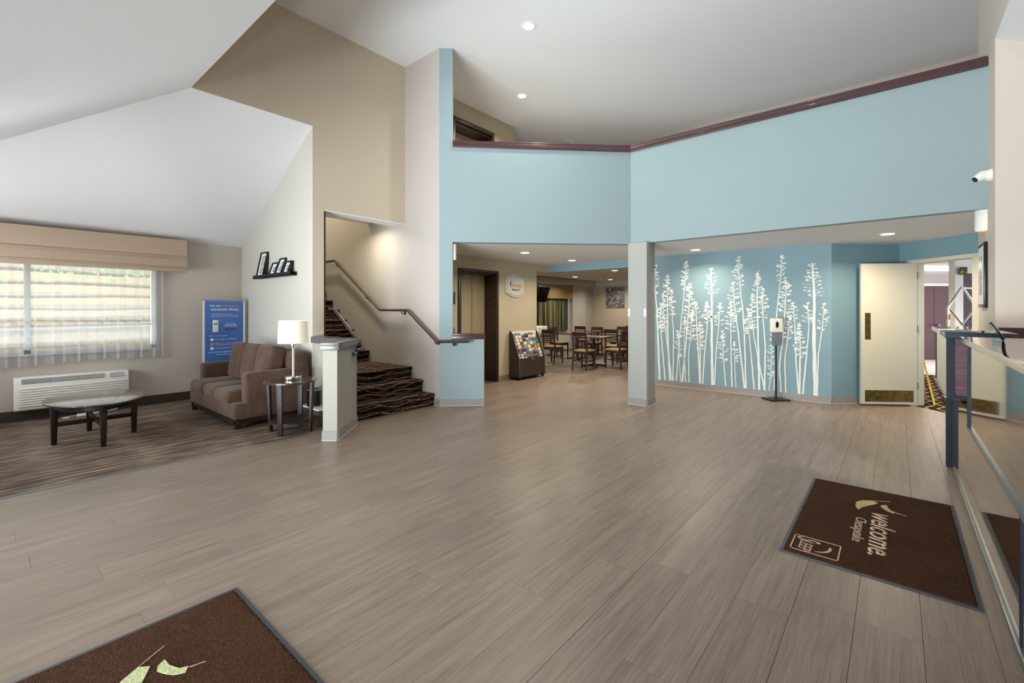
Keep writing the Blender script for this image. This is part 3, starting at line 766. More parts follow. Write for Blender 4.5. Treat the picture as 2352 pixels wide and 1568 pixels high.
M_ventdark = new_mat('vent_dark', '4a5258', .6)
for gk in range(6):
    x0 = -.49+gk*.132
    G = MB().box(x0, x0+.122, -.174, -.160, .345, .405, R=Matrix.Rotation(-.27, 3, 'X')).build('vent_grille', M_ventdark, t)
    mb = MB()
    for q in range(6): mb.box(x0, x0+.122, -.179, -.168, .350+q*.0095, .3535+q*.0095, R=Matrix.Rotation(-.27, 3, 'X'), o=(x0, -.167, .375))
    mb.build('slat', M_white, G)
MB().box(.35, .50, -.178, -.165, .345, .405, R=Matrix.Rotation(-.27, 3, 'X')).build('control_panel', new_mat('control_grey', 'a9b4b8', .3), t)
t = thing('power_strip', 'white power strip with looped cord on carpet below air conditioner', 'power strip', (1.0, 8.36, .006))
MB().box(-.16, -.02, -.03, .02, 0, .035).build('outlet_bar', M_white, t, bev=.006)
MB().tube([(-.02, 0, .02), (.1, .03, .012), (.25, .06, .03), (.34, .1, .08), (.30, .14, .11), (.22, .15, .06), (.12, .13, .012), (-.05, .08, .012), (-.22, .02, .012), (-.3, -.04, .012), (-.24, -.09, .012)], .006, 6).build('cord', M_white, t)

# dining window
win = sempty('window_2')
MB().box(11.24, 12.95, 8.62, 8.68, .78, .83).box(11.24, 12.95, 8.62, 8.68, 2.15, 2.2).box(12.07, 12.12, 8.62, 8.68, .78, 2.2).box(11.24, 11.29, 8.62, 8.68, .78, 2.2).box(12.90, 12.95, 8.62, 8.68, .78, 2.2).build('window_frame', M_white, win)
MB().box(11.29, 12.90, 8.645, 8.65, .83, 2.15).build('pane', M_glass, win)
MB().box(11.29, 12.95, 8.575, 8.66, .75, .78).build('window_sill', M_white, win)
t = thing('striped_drape', 'olive striped drape half drawn across the dining-room window', 'curtain', (12.1, 8.52, .74))
drape(-.80, .62, 0, 0, 1.42, .03, .16, 120, 9).build('drape_fabric', M_greencurtain, t)
MB().box(.60, .90, .020, .030, 0, 1.42).build('dark_lining', new_mat('drape_dark', '34383c', .7), t)
t = thing('valance_shade', 'gold linen roman shade valance above the dining-room window', 'window shade', (12.1, 8.5, 1.80))
MB().box(-.95, 1.05, -.07, -.045, .02, .40).build('shade_fabric', M_shade2, t, bev=.006)
MB().box(-.95, 1.055, -.075, -.05, .17, .19).build('fold', M_shade2, t, bev=.005)
MB().box(-.95, 1.055, -.075, -.05, .0, .03).build('fold', M_shade2, t, bev=.005)

# ================================================================== STAIRS
st = sempty('stairs')
ris = .1803
ny = [5.30, 5.575, 5.85] + [7.06+.256*k for k in range(12)]
for i, y in enumerate(ny):
    y2 = ny[i+1] if i+1 < len(ny) else 10.28
    x0 = 3.078 if y > 5.9 else 3.078
    mb = MB()
    mb.box(3.085, 4.43, y, y2+.02, max(0, ris*(i-1)) if i else 0, ris*(i+1))
    mb.box(3.085, 4.432, y-.022, y+.06, ris*(i+1)-.045, ris*(i+1)+.001)
    mb.build('step', M_stair, st, bev=.012, seg=3)
struct('ceiling_stairwell', MB().box(3.08, 4.435, 6.30, 7.1, 2.951, 3.0), M_ceil)
struct('trim_6', MB().box(3.081, 3.105, 6.03, 6.09, 1.0, 2.80), M_darkframe)
# handrails
def bracket(p, wall, root):
    mb = MB(); p = Vector(p); w_ = Vector(wall)
    mb.tube([p, p-Vector((0, 0, .045)), (p-Vector((0, 0, .06)))*.55+(w_-Vector((0, 0, .06)))*.45, w_-Vector((0, 0, .045))], .007, 8)
    d_ = (w_-p); d_.z = 0; d_.normalize()
    mb.tube([w_-Vector((0, 0, .045))-d_*.012, w_-Vector((0, 0, .045))], .026, 12)
    return mb.build('bracket', M_rail, root)
t = thing('stair_handrail', 'brown metal handrail bending along the long stair wall beside the blue post', 'handrail', (4.36, 5.1, 0))
pts = [(4.675, 4.80, .968), (4.375, 5.10, .968), (4.36, 5.165, .968), (4.36, 5.868, 1.427), (4.36, 6.629, 1.434), (4.36, 8.123, 2.367), (4.36, 8.9, 2.367)]
mb = MB().tube([(x-4.36, y-5.1, z) for x, y, z in pts], .021, 10); mb.build('rail', M_rail, t)
for p, w_ in (((4.36, 5.2, .985), (4.433, 5.2, .985)), ((4.52, 4.955, .968), (4.565, 5.01, .968)), ((4.36, 6.02, 1.43), (4.433, 6.02, 1.43)), ((4.36, 7.05, 1.69), (4.433, 7.05, 1.69)), ((4.36, 8.05, 2.31), (4.433, 8.05, 2.31))):
    bracket((p[0]-4.36, p[1]-5.1, p[2]), (w_[0]-4.36, w_[1]-5.1, w_[2]), t)
t = thing('short_handrail', 'short brown handrail ending with a return on the half wall', 'handrail', (3.15, 5.4, 0))
pts = [(3.15, 6.02, 1.45), (3.15, 5.886, 1.45), (3.15, 5.21, 1.005), (3.12, 5.105, .955), (3.02, 5.035, .945), (2.955, 4.985, .945)]
MB().tube([(x-3.15, y-5.4, z) for x, y, z in pts], .021, 10).build('rail', M_rail, t)
bracket((2.99-3.15, 5.01-5.4, .94), (2.953-3.15, 5.065-5.4, .94), t)

# ================================================================== DOORS
# open door leaf of the hallway
H0 = Vector((9.055, -.227)); H1 = Vector((8.597, .405)); dl = (H1-H0).normalized(); ang = math.atan2(dl.y, dl.x)
dr = sempty('door_2', (H0.x, H0.y, 0), ang)
MB().box(0, .785, -.022, .022, .02, 2.13).build('door_leaf', M_doorcream, dr, bev=.003)
MB().box(.05, .735, .022, .0245, .06, .232).build('kick_plate', M_brass, dr)
mb = MB()
for x in (.06, .22, .39, .56, .725):
    for z in (.07, .222): mb.lathe([(.005, 0), (.004, .002)], (0, 0, 0), 8)
MB().box(.655, .735, .022, .0245, .99, 1.39).build('push_plate', M_brass, dr)
for z in (.25, 1.1, 1.9): MB().tube([(-.008, .022, z), (-.008, .022, z+.1)], .008, 8).build('hinge', M_alu, dr)
for x in (.055, .22, .39, .56, .73):
    for z in (.067, .225): MB().tube([(x, .024, z), (x, .027, z)], .004, 6).build('screw', M_alu, dr)
fr = sempty('trim_7')
mb = MB().prism(dw(.16, .255, 0, 0, .18, -.03), 0, 2.18).prism(dw(1.055, 1.15, 0, 0, .18, -.03), 0, 2.18).prism(dw(.255, 1.055, 0, 0, .18, -.03), 2.125, 2.18)
mb.build('door_frame', M_doorcream, fr, bev=.003)
# elevator door
el = sempty('door_3')
mb = MB().box(5.655, 5.72, 6.075, 6.14, 0, 2.205).box(6.69, 6.745, 6.075, 6.14, 0, 2.205).box(5.72, 6.69, 6.075, 6.14, 2.15, 2.205)
mb.box(5.70, 5.73, 6.14, 6.44, 0, 2.16).box(6.69, 6.72, 6.14, 6.44, 0, 2.16).box(5.70, 6.70, 6.14, 6.44, 2.12, 2.16)
mb.build('door_frame', M_darkframe, el, bev=.003)
MB().box(5.70, 6.34, 6.44, 6.47, 0, 2.14).build('door_panel', M_elevdoor, el)
MB().box(6.34, 6.71, 6.425, 6.45, 0, 2.14).build('door_panel', M_elevdoor, el)
sg = MB().box(6.684, 6.689, 6.21, 6.31, 1.50, 1.62).build('floor_number_plate', M_black, el)
text_mesh('floor_numeral', '1', M_alu, (.03, .055, .03, .095), M=face_matrix((6.684, 6.31, 1.50), (0, -1, 0), (0, 0, 1)), parent=sg)
text_mesh('star_mark', '*', M_alu, (.06, .085, .06, .09), M=face_matrix((6.684, 6.31, 1.50), (0, -1, 0), (0, 0, 1)), parent=sg)
t = tag(MB().box(5.515, 5.575, 6.085, 6.098, 1.54, 1.76).build('call_plate', M_darkframe, bev=.003), 'dark vertical call plate on cream wall left of the elevator', 'sign')
t = thing('call_button', 'small brass call button on cream wall left of the elevator', 'button', (5.535, 6.098, 1.07))
MB().box(-.035, .035, -.006, 0, -.05, .05).build('plate', M_alu, t, bev=.002)
MB().tube([(0, -.006, 0), (0, -.014, 0)], .015, 12).build('button', M_brass, t)
# loft door
ld = sempty('door_4')
mb = MB().box(5.63, 5.70, 6.20, 6.26, LOFT, 5.01).box(6.68, 6.75, 6.20, 6.26, LOFT, 5.01).box(5.70, 6.68, 6.20, 6.26, 4.94, 5.01)
mb.box(5.67, 5.70, 6.26, 6.6, LOFT, 4.98).box(6.68, 6.71, 6.26, 6.6, LOFT, 4.98).box(5.70, 6.68, 6.26, 6.6, 4.90, 4.97)
mb.build('door_frame', M_darkframe, ld, bev=.003)
MB().box(5.70, 6.68, 6.56, 6.60, LOFT, 4.90).build('door_panel', M_elevdoor, ld)
# hallway beyond the open door
hw_ = Vector((R2, -R2))
def hp(x, y, s0, s1, t_): 
    p = Vector((x, y))+hw_*s0; q = Vector((x, y))+hw_*s1; n = Vector((R2, R2))*t_
    return [(p.x, p.y), (q.x, q.y), (q.x+n.x, q.y+n.y), (p.x+n.x, p.y+n.y)]
struct('wall_hall_far', MB().prism(hp(17.6, -.7, -1.2, 3, .1), 0, S), M_hall)
struct('wall_hall_left', MB().prism([(9.33, .06), (17.0, .06), (17.0, .2), (9.33, .2)], 0, S), M_hall)
struct('ceiling_hall', MB().prism([(7.9, -1.36), (9.31, .05), (17.9, .2), (19.5, -3.5), (8, -4.5)], S, S+.1), M_ceil)
d5 = sempty('door_5')
MB().prism(hp(17.6, -.7, -.35, .13, -.05), .02, 2.11).build('door_leaf', M_hallmaroon, d5)
MB().prism(hp(17.6, -.7, .14, 2.3, -.05), .02, 2.11).build('door_leaf', M_hallmaroon, d5)
MB().prism(hp(17.6, -.7, -.42, 2.4, -.07), 2.11, 2.19).build('door_frame', M_white, d5)
q = Vector((17.6, -.7))+hw_*.12-Vector((R2, R2))*.1
t = MB().tube([(q.x, q.y, 1.0), (q.x-.08, q.y-.08, 1.0)], .035, 10).build('handle', M_alu, d5)
d6 = sempty('door_6')
struct('wall_hall_right', MB().prism(hp(12.03, -.86, 0, .17, .12), 0, S).prism(hp(12.03, -.86, .17, 2.6, .12), 2.13, S), M_white)
MB().prism(hp(12.03, -.86, .17, 1.3, .05), .02, 2.13).build('door_leaf', M_halldark, d6)
q = Vector((12.03, -.86))+hw_*.10-Vector((R2, R2))*.06
MB().box(q.x-.06, q.x+.06, q.y-.05, q.y+.05, 2.10, 2.24).build('door_closer', M_brass, d6, bev=.01)
t = tag(MB().prism(hp(14.5, -.62, -.6, 2, .5), S-.05, S-.001).build('ceiling_light_panel', M_glow), 'long bright fluorescent ceiling light in the hallway beyond the open door', 'ceiling light')
t = thing('wet_floor_sign', 'folded yellow wet-floor sign seen edge-on on the hallway carpet', 'sign', (9.36, -.33, .006), PI/2-.05)
def vpanel(dx): return MB().prism([(dx*-.20, 0), (dx*-.16, 0), (.006*dx, .63), (-.012*dx, .63)], -.012, .012, 'y')
for s_ in (1, -1): MB().prism([(s_*.125, 0), (s_*.105, 0), (-.008, .62), (.008, .62)], -.10, .10, 'y').build('panel', M_yellow, t)

# luggage cart in the hallway
t = thing('luggage_cart', 'chrome tubular luggage cart with angular top bars standing in hallway', 'luggage cart', (9.83, -.78, .006), -.866+.04)
cw = .225; z1_, z2_ = 1.47, 1.77
for xx, yy in ((0, 0), (.85, .3)):
    MB().tube([(xx-cw, yy, .18), (xx-cw, yy, z1_), (xx-.02, yy, z2_), (xx+.02, yy, z2_), (xx+cw, yy, z1_), (xx+cw, yy, .18)], .017, 10).build('end_frame', M_chrome, t)
    MB().tube([(xx-cw+.02, yy, z1_-.02), (xx, yy, 1.20), (xx+cw-.02, yy, z1_-.02)], .015, 10).build('brace', M_chrome, t)
MB().tube([(0, 0, z2_), (.85, .3, z2_)], .017, 10).build('top_bar', M_chrome, t)
MB().tube([(-cw, 0, 1.28), (-cw, 0, 1.36)], .022, 10).build('collar', M_brass, t)
MB().prism([(-.27, -.06), (.25, -.06), (1.12, .26), (1.12, .42), (.6, .42), (-.27, .10)], .14, .19).build('deck', M_maroon, t, bev=.01)
for x, y in ((-.2, 0), (.2, 0), (.7, .3), (1.0, .3)):
    MB().tube([(x-.015, y, .06), (x+.015, y, .06)], .06, 14).build('wheel', M_black, t)

# ================================================================== RECEPTION COUNTER
t = thing('reception_counter', 'long glossy dark brown reception counter with two panel tiers', 'counter', (0, 0, 0))
MB().box(-.6, 5.6, -.75, -.392, .06, .712).build('lower_panel', M_counter, t)
MB().box(-.6, 3.86, -.62, -.335, .74, 1.225).build('upper_panel', M_counter, t)
MB().box(-.6, 4.2, -.76, -.319, 1.226, 1.26).build('worktop', M_countertop, t, bev=.002)
MB().box(-.6, 3.86, -.345, -.324, .728, .745).build('rail', M_alu, t)
MB().box(-.6, 5.6, -.400, -.385, .0, .062).build('toe_kick', M_alu, t)
mb = MB()
for z in (.012, .028, .044): mb.box(-.6, 5.6, -.386, -.380, z, z+.007)
mb.build('toe_kick_ridge', M_chrome, t)
for x in (.6, 2.765): MB().box(x-.015, x+.015, -.396, -.388, .06, .735).build('post', M_bluepost, t)
MB().box(5.56, 5.60, -.40, -.384, .06, .735).build('post', M_bluepost, t)
MB().box(3.82, 3.875, -.36, -.328, .74, 1.226).build('post', M_bluepost, t)
# far section of the same counter, beyond the pass-through gap
MB().box(4.96, 6.77, -.69, -.299, 1.217, 1.26).build('worktop', M_countertop, t, bev=.002)
MB().box(4.945, 4.965, -.66, -.297, 1.214, 1.262).build('edge_band', M_bluepost, t, bev=.003)
MB().box(5.03, 6.30, -.36, -.312, .74, 1.217).build('front_panel', M_counter, t)
MB().box(5.0, 5.04, -.69, -.34, .76, 1.217).build('end_panel', M_zebra, t)
MB().box(4.99, 5.04, -.69, -.34, .735, .762).build('end_rail', M_bluepost, t)
MB().box(4.985, 5.04, -.352, -.308, .735, 1.217).build('post', M_bluepost, t)
MB().box(6.28, 6.33, -.36, -.308, .735, 1.217).build('post', M_bluepost, t)
MB().box(5.04, 6.3, -.318, -.300, .728, .745).build('rail', M_alu, t)
MB().box(5.74, 5.82, -.40, -.352, .0, .74).build('support_leg', M_bluepost, t)
MB().box(5.0, 6.33, -.69, -.352, .72, .738).build('bottom_board', M_counter, t)
t = tag(MB().box(6.04, 6.088, -2.6, -.72, 1.18, 1.275).build('wall_rail', M_maroon), 'dark reddish wood rail along the peach wall behind the counter', 'wall rail')
t = thing('tablet_display', 'small black display leaning on the counter top, seen edge-on', 'tablet', (3.95, -.49, 1.262), -.12)
MB().box(-.06, .06, -.007, .007, 0, .115, R=Matrix.Rotation(-.52, 3, 'X'), o=(0, 0, 0)).build('screen_body', M_black, t, bev=.003)
MB().box(-.045, .045, -.002, .05, 0, .006).build('stand', M_alu, t)

# ================================================================== WALL FITTINGS, RIGHT
t = thing('framed_picture', 'framed black picture on the narrow wall seen almost edge-on', 'picture', (6.725, -.70, 1.79))
MB().box(-.20, .21, .0, .028, -.33, .33).build('frame', M_black, t, bev=.003)
MB().box(-.165, .175, .028, .030, -.295, .295).build('mat_board', M_paper, t)
MB().box(-.10, .11, .030, .031, -.2, .2).build('print', M_photo, t)
t = thing('security_camera', 'white elbow-shaped security camera mounted on the peach wall', 'camera', (6.28, -.70, 2.73))
MB().tube([(0, 0, 0), (0, .02, 0), (0, .045, 0)], [.062, .060, .050], 16).build('mount', M_white, t)
MB().tube([(0, .03, .002), (-.005, .065, .004), (-.02, .112, -.028)], [.052, .050, .034], 16).build('housing', M_white, t)
MB().tube([(-.0195, .111, -.0275), (-.023, .118, -.033)], .026, 16).build('lens', M_black, t)
def sconce(loc, rz, label, k=1.0):
    t = thing('wall_sconce', label, 'wall light', loc, rz, 'white half-cylinder wall lights')
    n = 14; arc = [(math.cos(PI*q/n)*.075*k, math.sin(PI*q/n)*.085*k) for q in range(n+1)]
    MB().prism(arc, -.115, .115).build('shade', M_white, t, smooth=True)
    MB().prism([(x*.92, y*.92) for x, y in arc], -.118, -.115).build('diffuser', M_glow_dim, t)
    return t
M_glow_dim = new_mat('sconce_glow', 'd8c6ae', .6, emit='f1d8b4', estr=.5)
sconce((6.62, -.70, 2.36), 0, 'white half-cylinder wall light below the security camera')
sconce((4.625, 5.09, 2.31), -3*PI/4, 'white half-cylinder wall light inside the opening beside the blue post', .55)
# emergency light on the loft ceiling
t = thing('emergency_light', 'small white twin-lamp fitting peeking above the dark parapet cap', 'emergency light', (8.78, 5.76, 5.34))
MB().box(-.05, .05, -.1, .1, -.03, 0).build('housing', M_white, t, bev=.005)
for s_ in (-1, 1): MB().lathe([(.02, -.09), (.045, -.08), (.045, -.05), (.02, -.03)], (0, s_*.09, 0), 14).build('lamp_head', M_white, t)
# pillar tags
for i, y in enumerate((3.10, 2.845)):
    tag(MB().box(6.4035, 6.4095, y-.018, y+.018, 1.335, 1.455).build('pillar_tag', M_white, bev=.003), ('white plastic strip on the left edge of the pillar', 'white plastic strip on the right edge of the pillar face')[i], 'switch plate')

# ================================================================== SIGN, RACK
t = thing('wall_sign', 'rounded white sign reading morning medley on the cream wall', 'sign', (7.275, 6.098, 1.938))
def signpoly(w_, h_, b):
    pts = []
    for k in range(13): a_ = k/12; pts.append((-w_+2*w_*a_, h_+b*math.sin(PI*a_)))
    for k in range(13): a_ = k/12; pts.append((w_-2*w_*a_, -h_-b*math.sin(PI*a_)))
    return pts
MB().prism(signpoly(.305, .155, .085), -.025, 0, 'y').build('sign_board', new_mat('sign_offwhite', 'd9d8d2', .35), t, bev=.006)
ring = signpoly(.268, .135, .072)
MB().tube([(x, -.027, z) for x, z in ring+[ring[0]]], .0045, 6).build('border_line', M_greyprint, t)
FM = face_matrix((0, -.026, 0), (1, 0, 0), (0, 0, 1))
text_mesh('lettering', 'morning', M_orange, (-.12, .20, -.06, .045), M=FM, parent=t)
text_mesh('lettering', 'MEDLEY', M_darkprint, (-.12, .14, -.105, -.066), M=FM, parent=t, bold=.02)
text_mesh('lettering', 'by breakfast', M_greyprint, (-.05, .14, -.145, -.125), M=FM, parent=t) if False else None
MB().prism([(-.05, .055), (.0, .075), (.05, .078), (.0, .064)], -.029, -.026, 'y').build('swoosh', M_whitep, t)
for pts in ([(-.17, .0), (-.145, .03), (-.13, .13), (-.155, .06)], [(-.2, .07), (-.185, .07), (-.15, -.05), (-.175, -.02)]):
    MB().prism(pts, -.029, -.026, 'y').build('leaf_mark', M_darkprint, t)

RX0, RX1 = 7.06, 7.95
t = thing('brochure_rack', 'dark wood brochure rack on casters against the cream wall', 'brochure rack', (RX0, 5.80, 0))
side = [(0, .06), (.27, .06), (.27, .985), (.235, .995), (.185, .93), (.10, .68), (.015, .45)]
Wr = RX1-RX0
for x in (0, Wr-.018): MB().prism(side, x, x+.018, 'x').build('side_panel', M_rackwood, t)
MB().box(.018, Wr-.018, .005, .02, .06, .44).build('front_panel', M_rackwood, t)
MB().box(.018, Wr-.018, .25, .268, .06, .985).build('back_panel', M_white, t)
MB().box(.018, Wr-.018, .0, .27, .05, .07).build('bottom_panel', M_black, t)
MB().box(.40, .50, .0, .005, .375, .425).build('label_plate', M_alu, t)
for x in (0.0, Wr-.018):
    MB().tube([(x+.009, 0, .06), (x+.009, .012, .45), (x+.009, .097, .68), (x+.009, .182, .93), (x+.009, .235, 1.0), (x+.009, .265, .99)], .009, 6).build('edge_trim', M_alu, t)
for x in (.05, Wr-.05):
    for y in (.04, .22): MB().tube([(x-.012, y, .03), (x+.012, y, .03)], .029, 12).build('caster', M_blackmetal, t)
nrow = 7
for r_ in range(nrow):
    q = r_/(nrow-1); y = .035+.17*q; z = .455+.42*q
    MB().box(.018, Wr-.02, y, y+.004, z-.055, z-.03).build('pocket', M_greyprint, t)
pal = ['9c3f38', '3f7599', '4b7c55', 'b79a4c', 'cfc8b8', '2a2c33', '6ba3b3', 'a8683f', '7f9a52', 'dcd9d2', '27506f', '8f4355']
pn = ['red', 'blue', 'green', 'yellow', 'cream', 'black', 'turquoise', 'orange', 'lime', 'white', 'navy', 'crimson']
bm_ = [new_mat('brochure_'+n, c, .4) for n, c in zip(pn, pal)]
ordn = ['first', 'second', 'third', 'fourth', 'fifth', 'sixth', 'seventh', 'eighth']; rown = ['bottom', 'second-lowest', 'third-lowest', 'middle', 'third-highest', 'second-highest', 'top']
rb = random.Random(11); Rt = Matrix.Rotation(-.30, 3, 'X')
bmesh_cache = {}
for r_ in range(nrow):
    q = r_/(nrow-1); y = .05+.17*q; z = .455+.42*q
    for k in range(8):
        if r_ >= 5 and k == 7: continue
        i1 = rb.choice([9, 4, 5, 9, 1, 6, 3, 10, 7, 8, 0, 2, 4, 11]); i2 = rb.choice([q_ for q_ in (0, 1, 2, 3, 5, 6, 7, 8, 10, 9, 5) if q_ != i1])
        if (i1, i2) not in bmesh_cache:
            mb = MB().box(-.044, .044, -.004, .004, -.05, .12); 
            mb.box(-.036, .02+.016*(i2 % 2), -.0055, -.004, -.04+.05*(i2 % 3), .06+.025*(i1 % 3))
            me = mb.mesh('brochure', [bm_[i1], bm_[i2]], smooth=False)
            for pi, p_ in enumerate(me.polygons): p_.material_index = 1 if pi >= 6 else 0
            bmesh_cache[(i1, i2)] = me
        o = bpy.data.objects.new('brochure', bmesh_cache[(i1, i2)]); C.objects.link(o)
        o.location = (RX0+.072+k*.107, 5.80+y+.01, z-.02+rb.uniform(-.004, .012)); o.rotation_euler = (-.30, 0, rb.uniform(-.03, .03))
        tag(o, f'{pn[i1]} and {pn[i2]} brochure, {ordn[k]} from left in the {rown[r_]} row of the rack', 'brochure', 'brochures in the wall rack')

# ================================================================== SANITIZER STAND
t = thing('sanitizer_stand', 'white hand sanitizer dispenser on black pole in front of the mural', 'sanitizer stand', (8.22, 1.46, 0), -.78)
MB().box(-.16, .16, -.13, .13, 0, .022).build('base_plate', M_blackmetal, t, bev=.006)
MB().tube([(0, .0, .02), (0, 0, .92)], .016, 12).build('pole', M_blackmetal, t)
Rz = 0
MB().box(-.055, .055, -.035, .03, .87, 1.09).build('drip_tray', new_mat('grey_smoke_plastic', '6f7880', .3), t, bev=.008)
MB().box(-.083, .083, -.06, .04, 1.075, 1.30).build('dispenser_body', M_white, t, bev=.02, seg=3)
lens = MB().lathe([(.001, .008), (.028, .006), (.03, 0)], (0, 0, 0), 20, sx=.8, sy=1.75)
lens.build('sight_window', M_black, t, loc=(-.02, -.061, 1.20), rot=(PI/2, 0, 0))

# ================================================================== DOORMATS
def doormat(label, loc, rz, leafmat):
    t = thing('doormat', label, 'doormat', loc, rz, 'brown welcome mats')
    LX, LY = 1.525, .855
    MB().prism([(0, 0), (LX, 0), (LX, LY), (0, LY)], .0005, .005).build('rubber_edge', M_rubber, t, bev=.002)
    nx, ny = 150, 84; mb = MB(); r = random.Random(2); e = .016; vs = []
    for j in range(ny+1):
        for i in range(nx+1):
            edge = i in (0, nx) or j in (0, ny)
            vs.append((e+(LX-2*e)*i/nx+r.uniform(-.002, .002), e+(LY-2*e)*j/ny+r.uniform(-.002, .002), .004 if edge else .0085+r.uniform(0, .0018)))
    mb.add(vs, [(j*(nx+1)+i, j*(nx+1)+i+1, (j+1)*(nx+1)+i+1, (j+1)*(nx+1)+i) for j in range(ny) for i in range(nx)])
    mb.build('pile', M_mat, t)
    Z = .0095
    text_mesh('lettering', 'welcome.', M_matpink, (.535, 1.245, .405, .535), shear=.25, z=Z, thick=.0015, parent=t, bold=.012)
    text_mesh('lettering', 'Chesapeake', M_matpink, (.70, 1.11, .305, .385), shear=.2, z=Z, thick=.0015, parent=t)
    text_mesh('lettering', 'S', M_matpink, (1.265, 1.305, .062, .185), z=Z, thick=.0015, parent=t, shear=.2)
    text_mesh('lettering', 'LEEP', M_matpink, (1.308, 1.445, .085, .150), z=Z, thick=.0015, parent=t)
    x0, x1, y0, y1 = 1.245, 1.46, .045, .285; wdt = .007
    mb = MB().box(x0, x1, y0, y0+wdt, Z, Z+.0015).box(x0, x1, y1-wdt, y1, Z, Z+.0015).box(x0, x0+wdt, y0, y1, Z, Z+.0015).box(x1-wdt, x1, y0, y1, Z, Z+.0015)
    mb.build('logo_border', M_matpink, t)
    MB().prism([(1.307, .231), (1.325, .245), (1.36, .243), (1.395, .225), (1.417, .19), (1.419, .165), (1.405, .195), (1.38, .218), (1.35, .228)], Z, Z+.0015).build('crescent_mark', M_matpink, t)
    def P(L_): return [(4.615-x, .535-y) for x, y in L_]
    l1 = [(4.162, .226), (4.223, .225), (4.284, .192), (4.325, .131), (4.293, .098), (4.24, .125), (4.18, .161), (4.131, .186), (4.069, .203), (4.113, .222)]
    l2 = [(4.243, .087), (4.273, .078), (4.293, .051), (4.242, .046), (4.191, .024), (4.178, -.002), (4.149, .016), (4.169, .049), (4.213, .075)]
    MB().prism(P(l1), Z, Z+.002).build('leaf_mark', leafmat, t); MB().prism(P(l2), Z, Z+.002).build('leaf_mark', leafmat, t)
    for a_, b_ in (((4.325, .131), (4.386, .032)), ((4.171, -.002), (4.155, -.055))):
        p, q = P([a_, b_]); MB().tube([(*p, Z), (*q, Z)], .0025, 5).build('leaf_stem', M_matpink, t)
    return t
doormat('brown welcome mat with pink lettering beside the reception counter', (4.615, .535, 0), PI, M_matleaf)
doormat('brown mat cut off by the bottom edge, only its leaf emblem showing', (.005, 2.60, 0), -PI/2, M_matleaf2)

# ================================================================== SEATING AREA
# loveseat
t = thing('loveseat', 'brown microfibre loveseat with dark plinth against the return wall', 'sofa', (2.4, 6.85, .006))
ox, oy = 2.4, 6.85
def sb(x0, x1, y0, y1, z0, z1, r, name, bulge=(0, 0, 0), R=None):
    c_ = ((x0+x1)/2-ox, (y0+y1)/2-oy, (z0+z1)/2)
    MB().soft(c_, (x1-x0, y1-y0, z1-z0), r, bulge, R).build(name, M_sofa, t)
sb(1.95, 2.86, 5.97, 7.73, .115, .31, .03, 'base')
sb(2.07, 2.86, 5.96, 6.13, .12, .665, .045, 'arm', (.0, .006, .006)); sb(2.07, 2.86, 7.57, 7.74, .12, .665, .045, 'arm', (0, .006, .006))
sb(2.62, 2.87, 5.99, 7.71, .30, .88, .06, 'back_frame')
for i, y in enumerate((6.145, 6.62, 7.095)):
    x0 = 1.915 if i != 1 else 1.93
    sb(x0, 2.50, y-(.03 if i == 0 else 0), y+.465+(.03 if i == 2 else 0), .29, .445, .055, 'seat_cushion', (.015, .0, .022))
for i, y in enumerate((6.145, 6.62, 7.095)):
    sb(2.40, 2.60, y, y+.465, .43, .955, .05, 'back_cushion', (.03, .0, .0), R=Matrix.Rotation(.17, 3, 'Y'))
MB().box(1.97-ox, 2.84-ox, 6.00-oy, 7.70-oy, .06, .118).build('plinth', M_espresso, t)
for x in (1.97, 2.78):
    for y in (5.99, 7.65): MB().box(x-ox, x+.06-ox, y-oy, y+.06-oy, 0, .10).build('leg', M_espresso, t, bev=.003)

# coffee table (oval)
t = thing('coffee_table', 'oval dark coffee table with crossed stretchers on the striped carpet', 'coffee table', (.838, 6.80, .006))
MB().lathe([(.92, -.026), (.985, -.022), (1.0, -.010), (.997, -.003), (.985, 0), (.001, 0)], (0, 0, .462), 56, sx=.42, sy=.62).build('tabletop', M_coffee, t)
MB().lathe([(.80, 0), (.80, .05), (.76, .05), (.76, 0)], (0, 0, .385), 48, sx=.42, sy=.62, cap=False).build('apron', M_espresso, t)
for dx, dy in ((-.33, 0), (.33, 0), (0, -.47), (0, .47)):
    o = MB(); hw0, hw1 = .032, .021
    o.add([(dx+sx*hw1, dy+sy*hw1, 0) for sx, sy in ((-1, -1), (1, -1), (1, 1), (-1, 1))] + [(dx+sx*hw0, dy+sy*hw0, .437) for sx, sy in ((-1, -1), (1, -1), (1, 1), (-1, 1))],
          [(3, 2, 1, 0), (4, 5, 6, 7)]+[(i, (i+1) % 4, 4+(i+1) % 4, 4+i) for i in range(4)])
    o.build('leg', M_espresso, t, bev=.003)
MB().box(-.33, .33, -.014, .014, .19, .235).build('stretcher', M_espresso, t, bev=.002)
MB().box(-.014, .014, -.47, .47, .192, .237).build('stretcher', M_espresso, t, bev=.002)

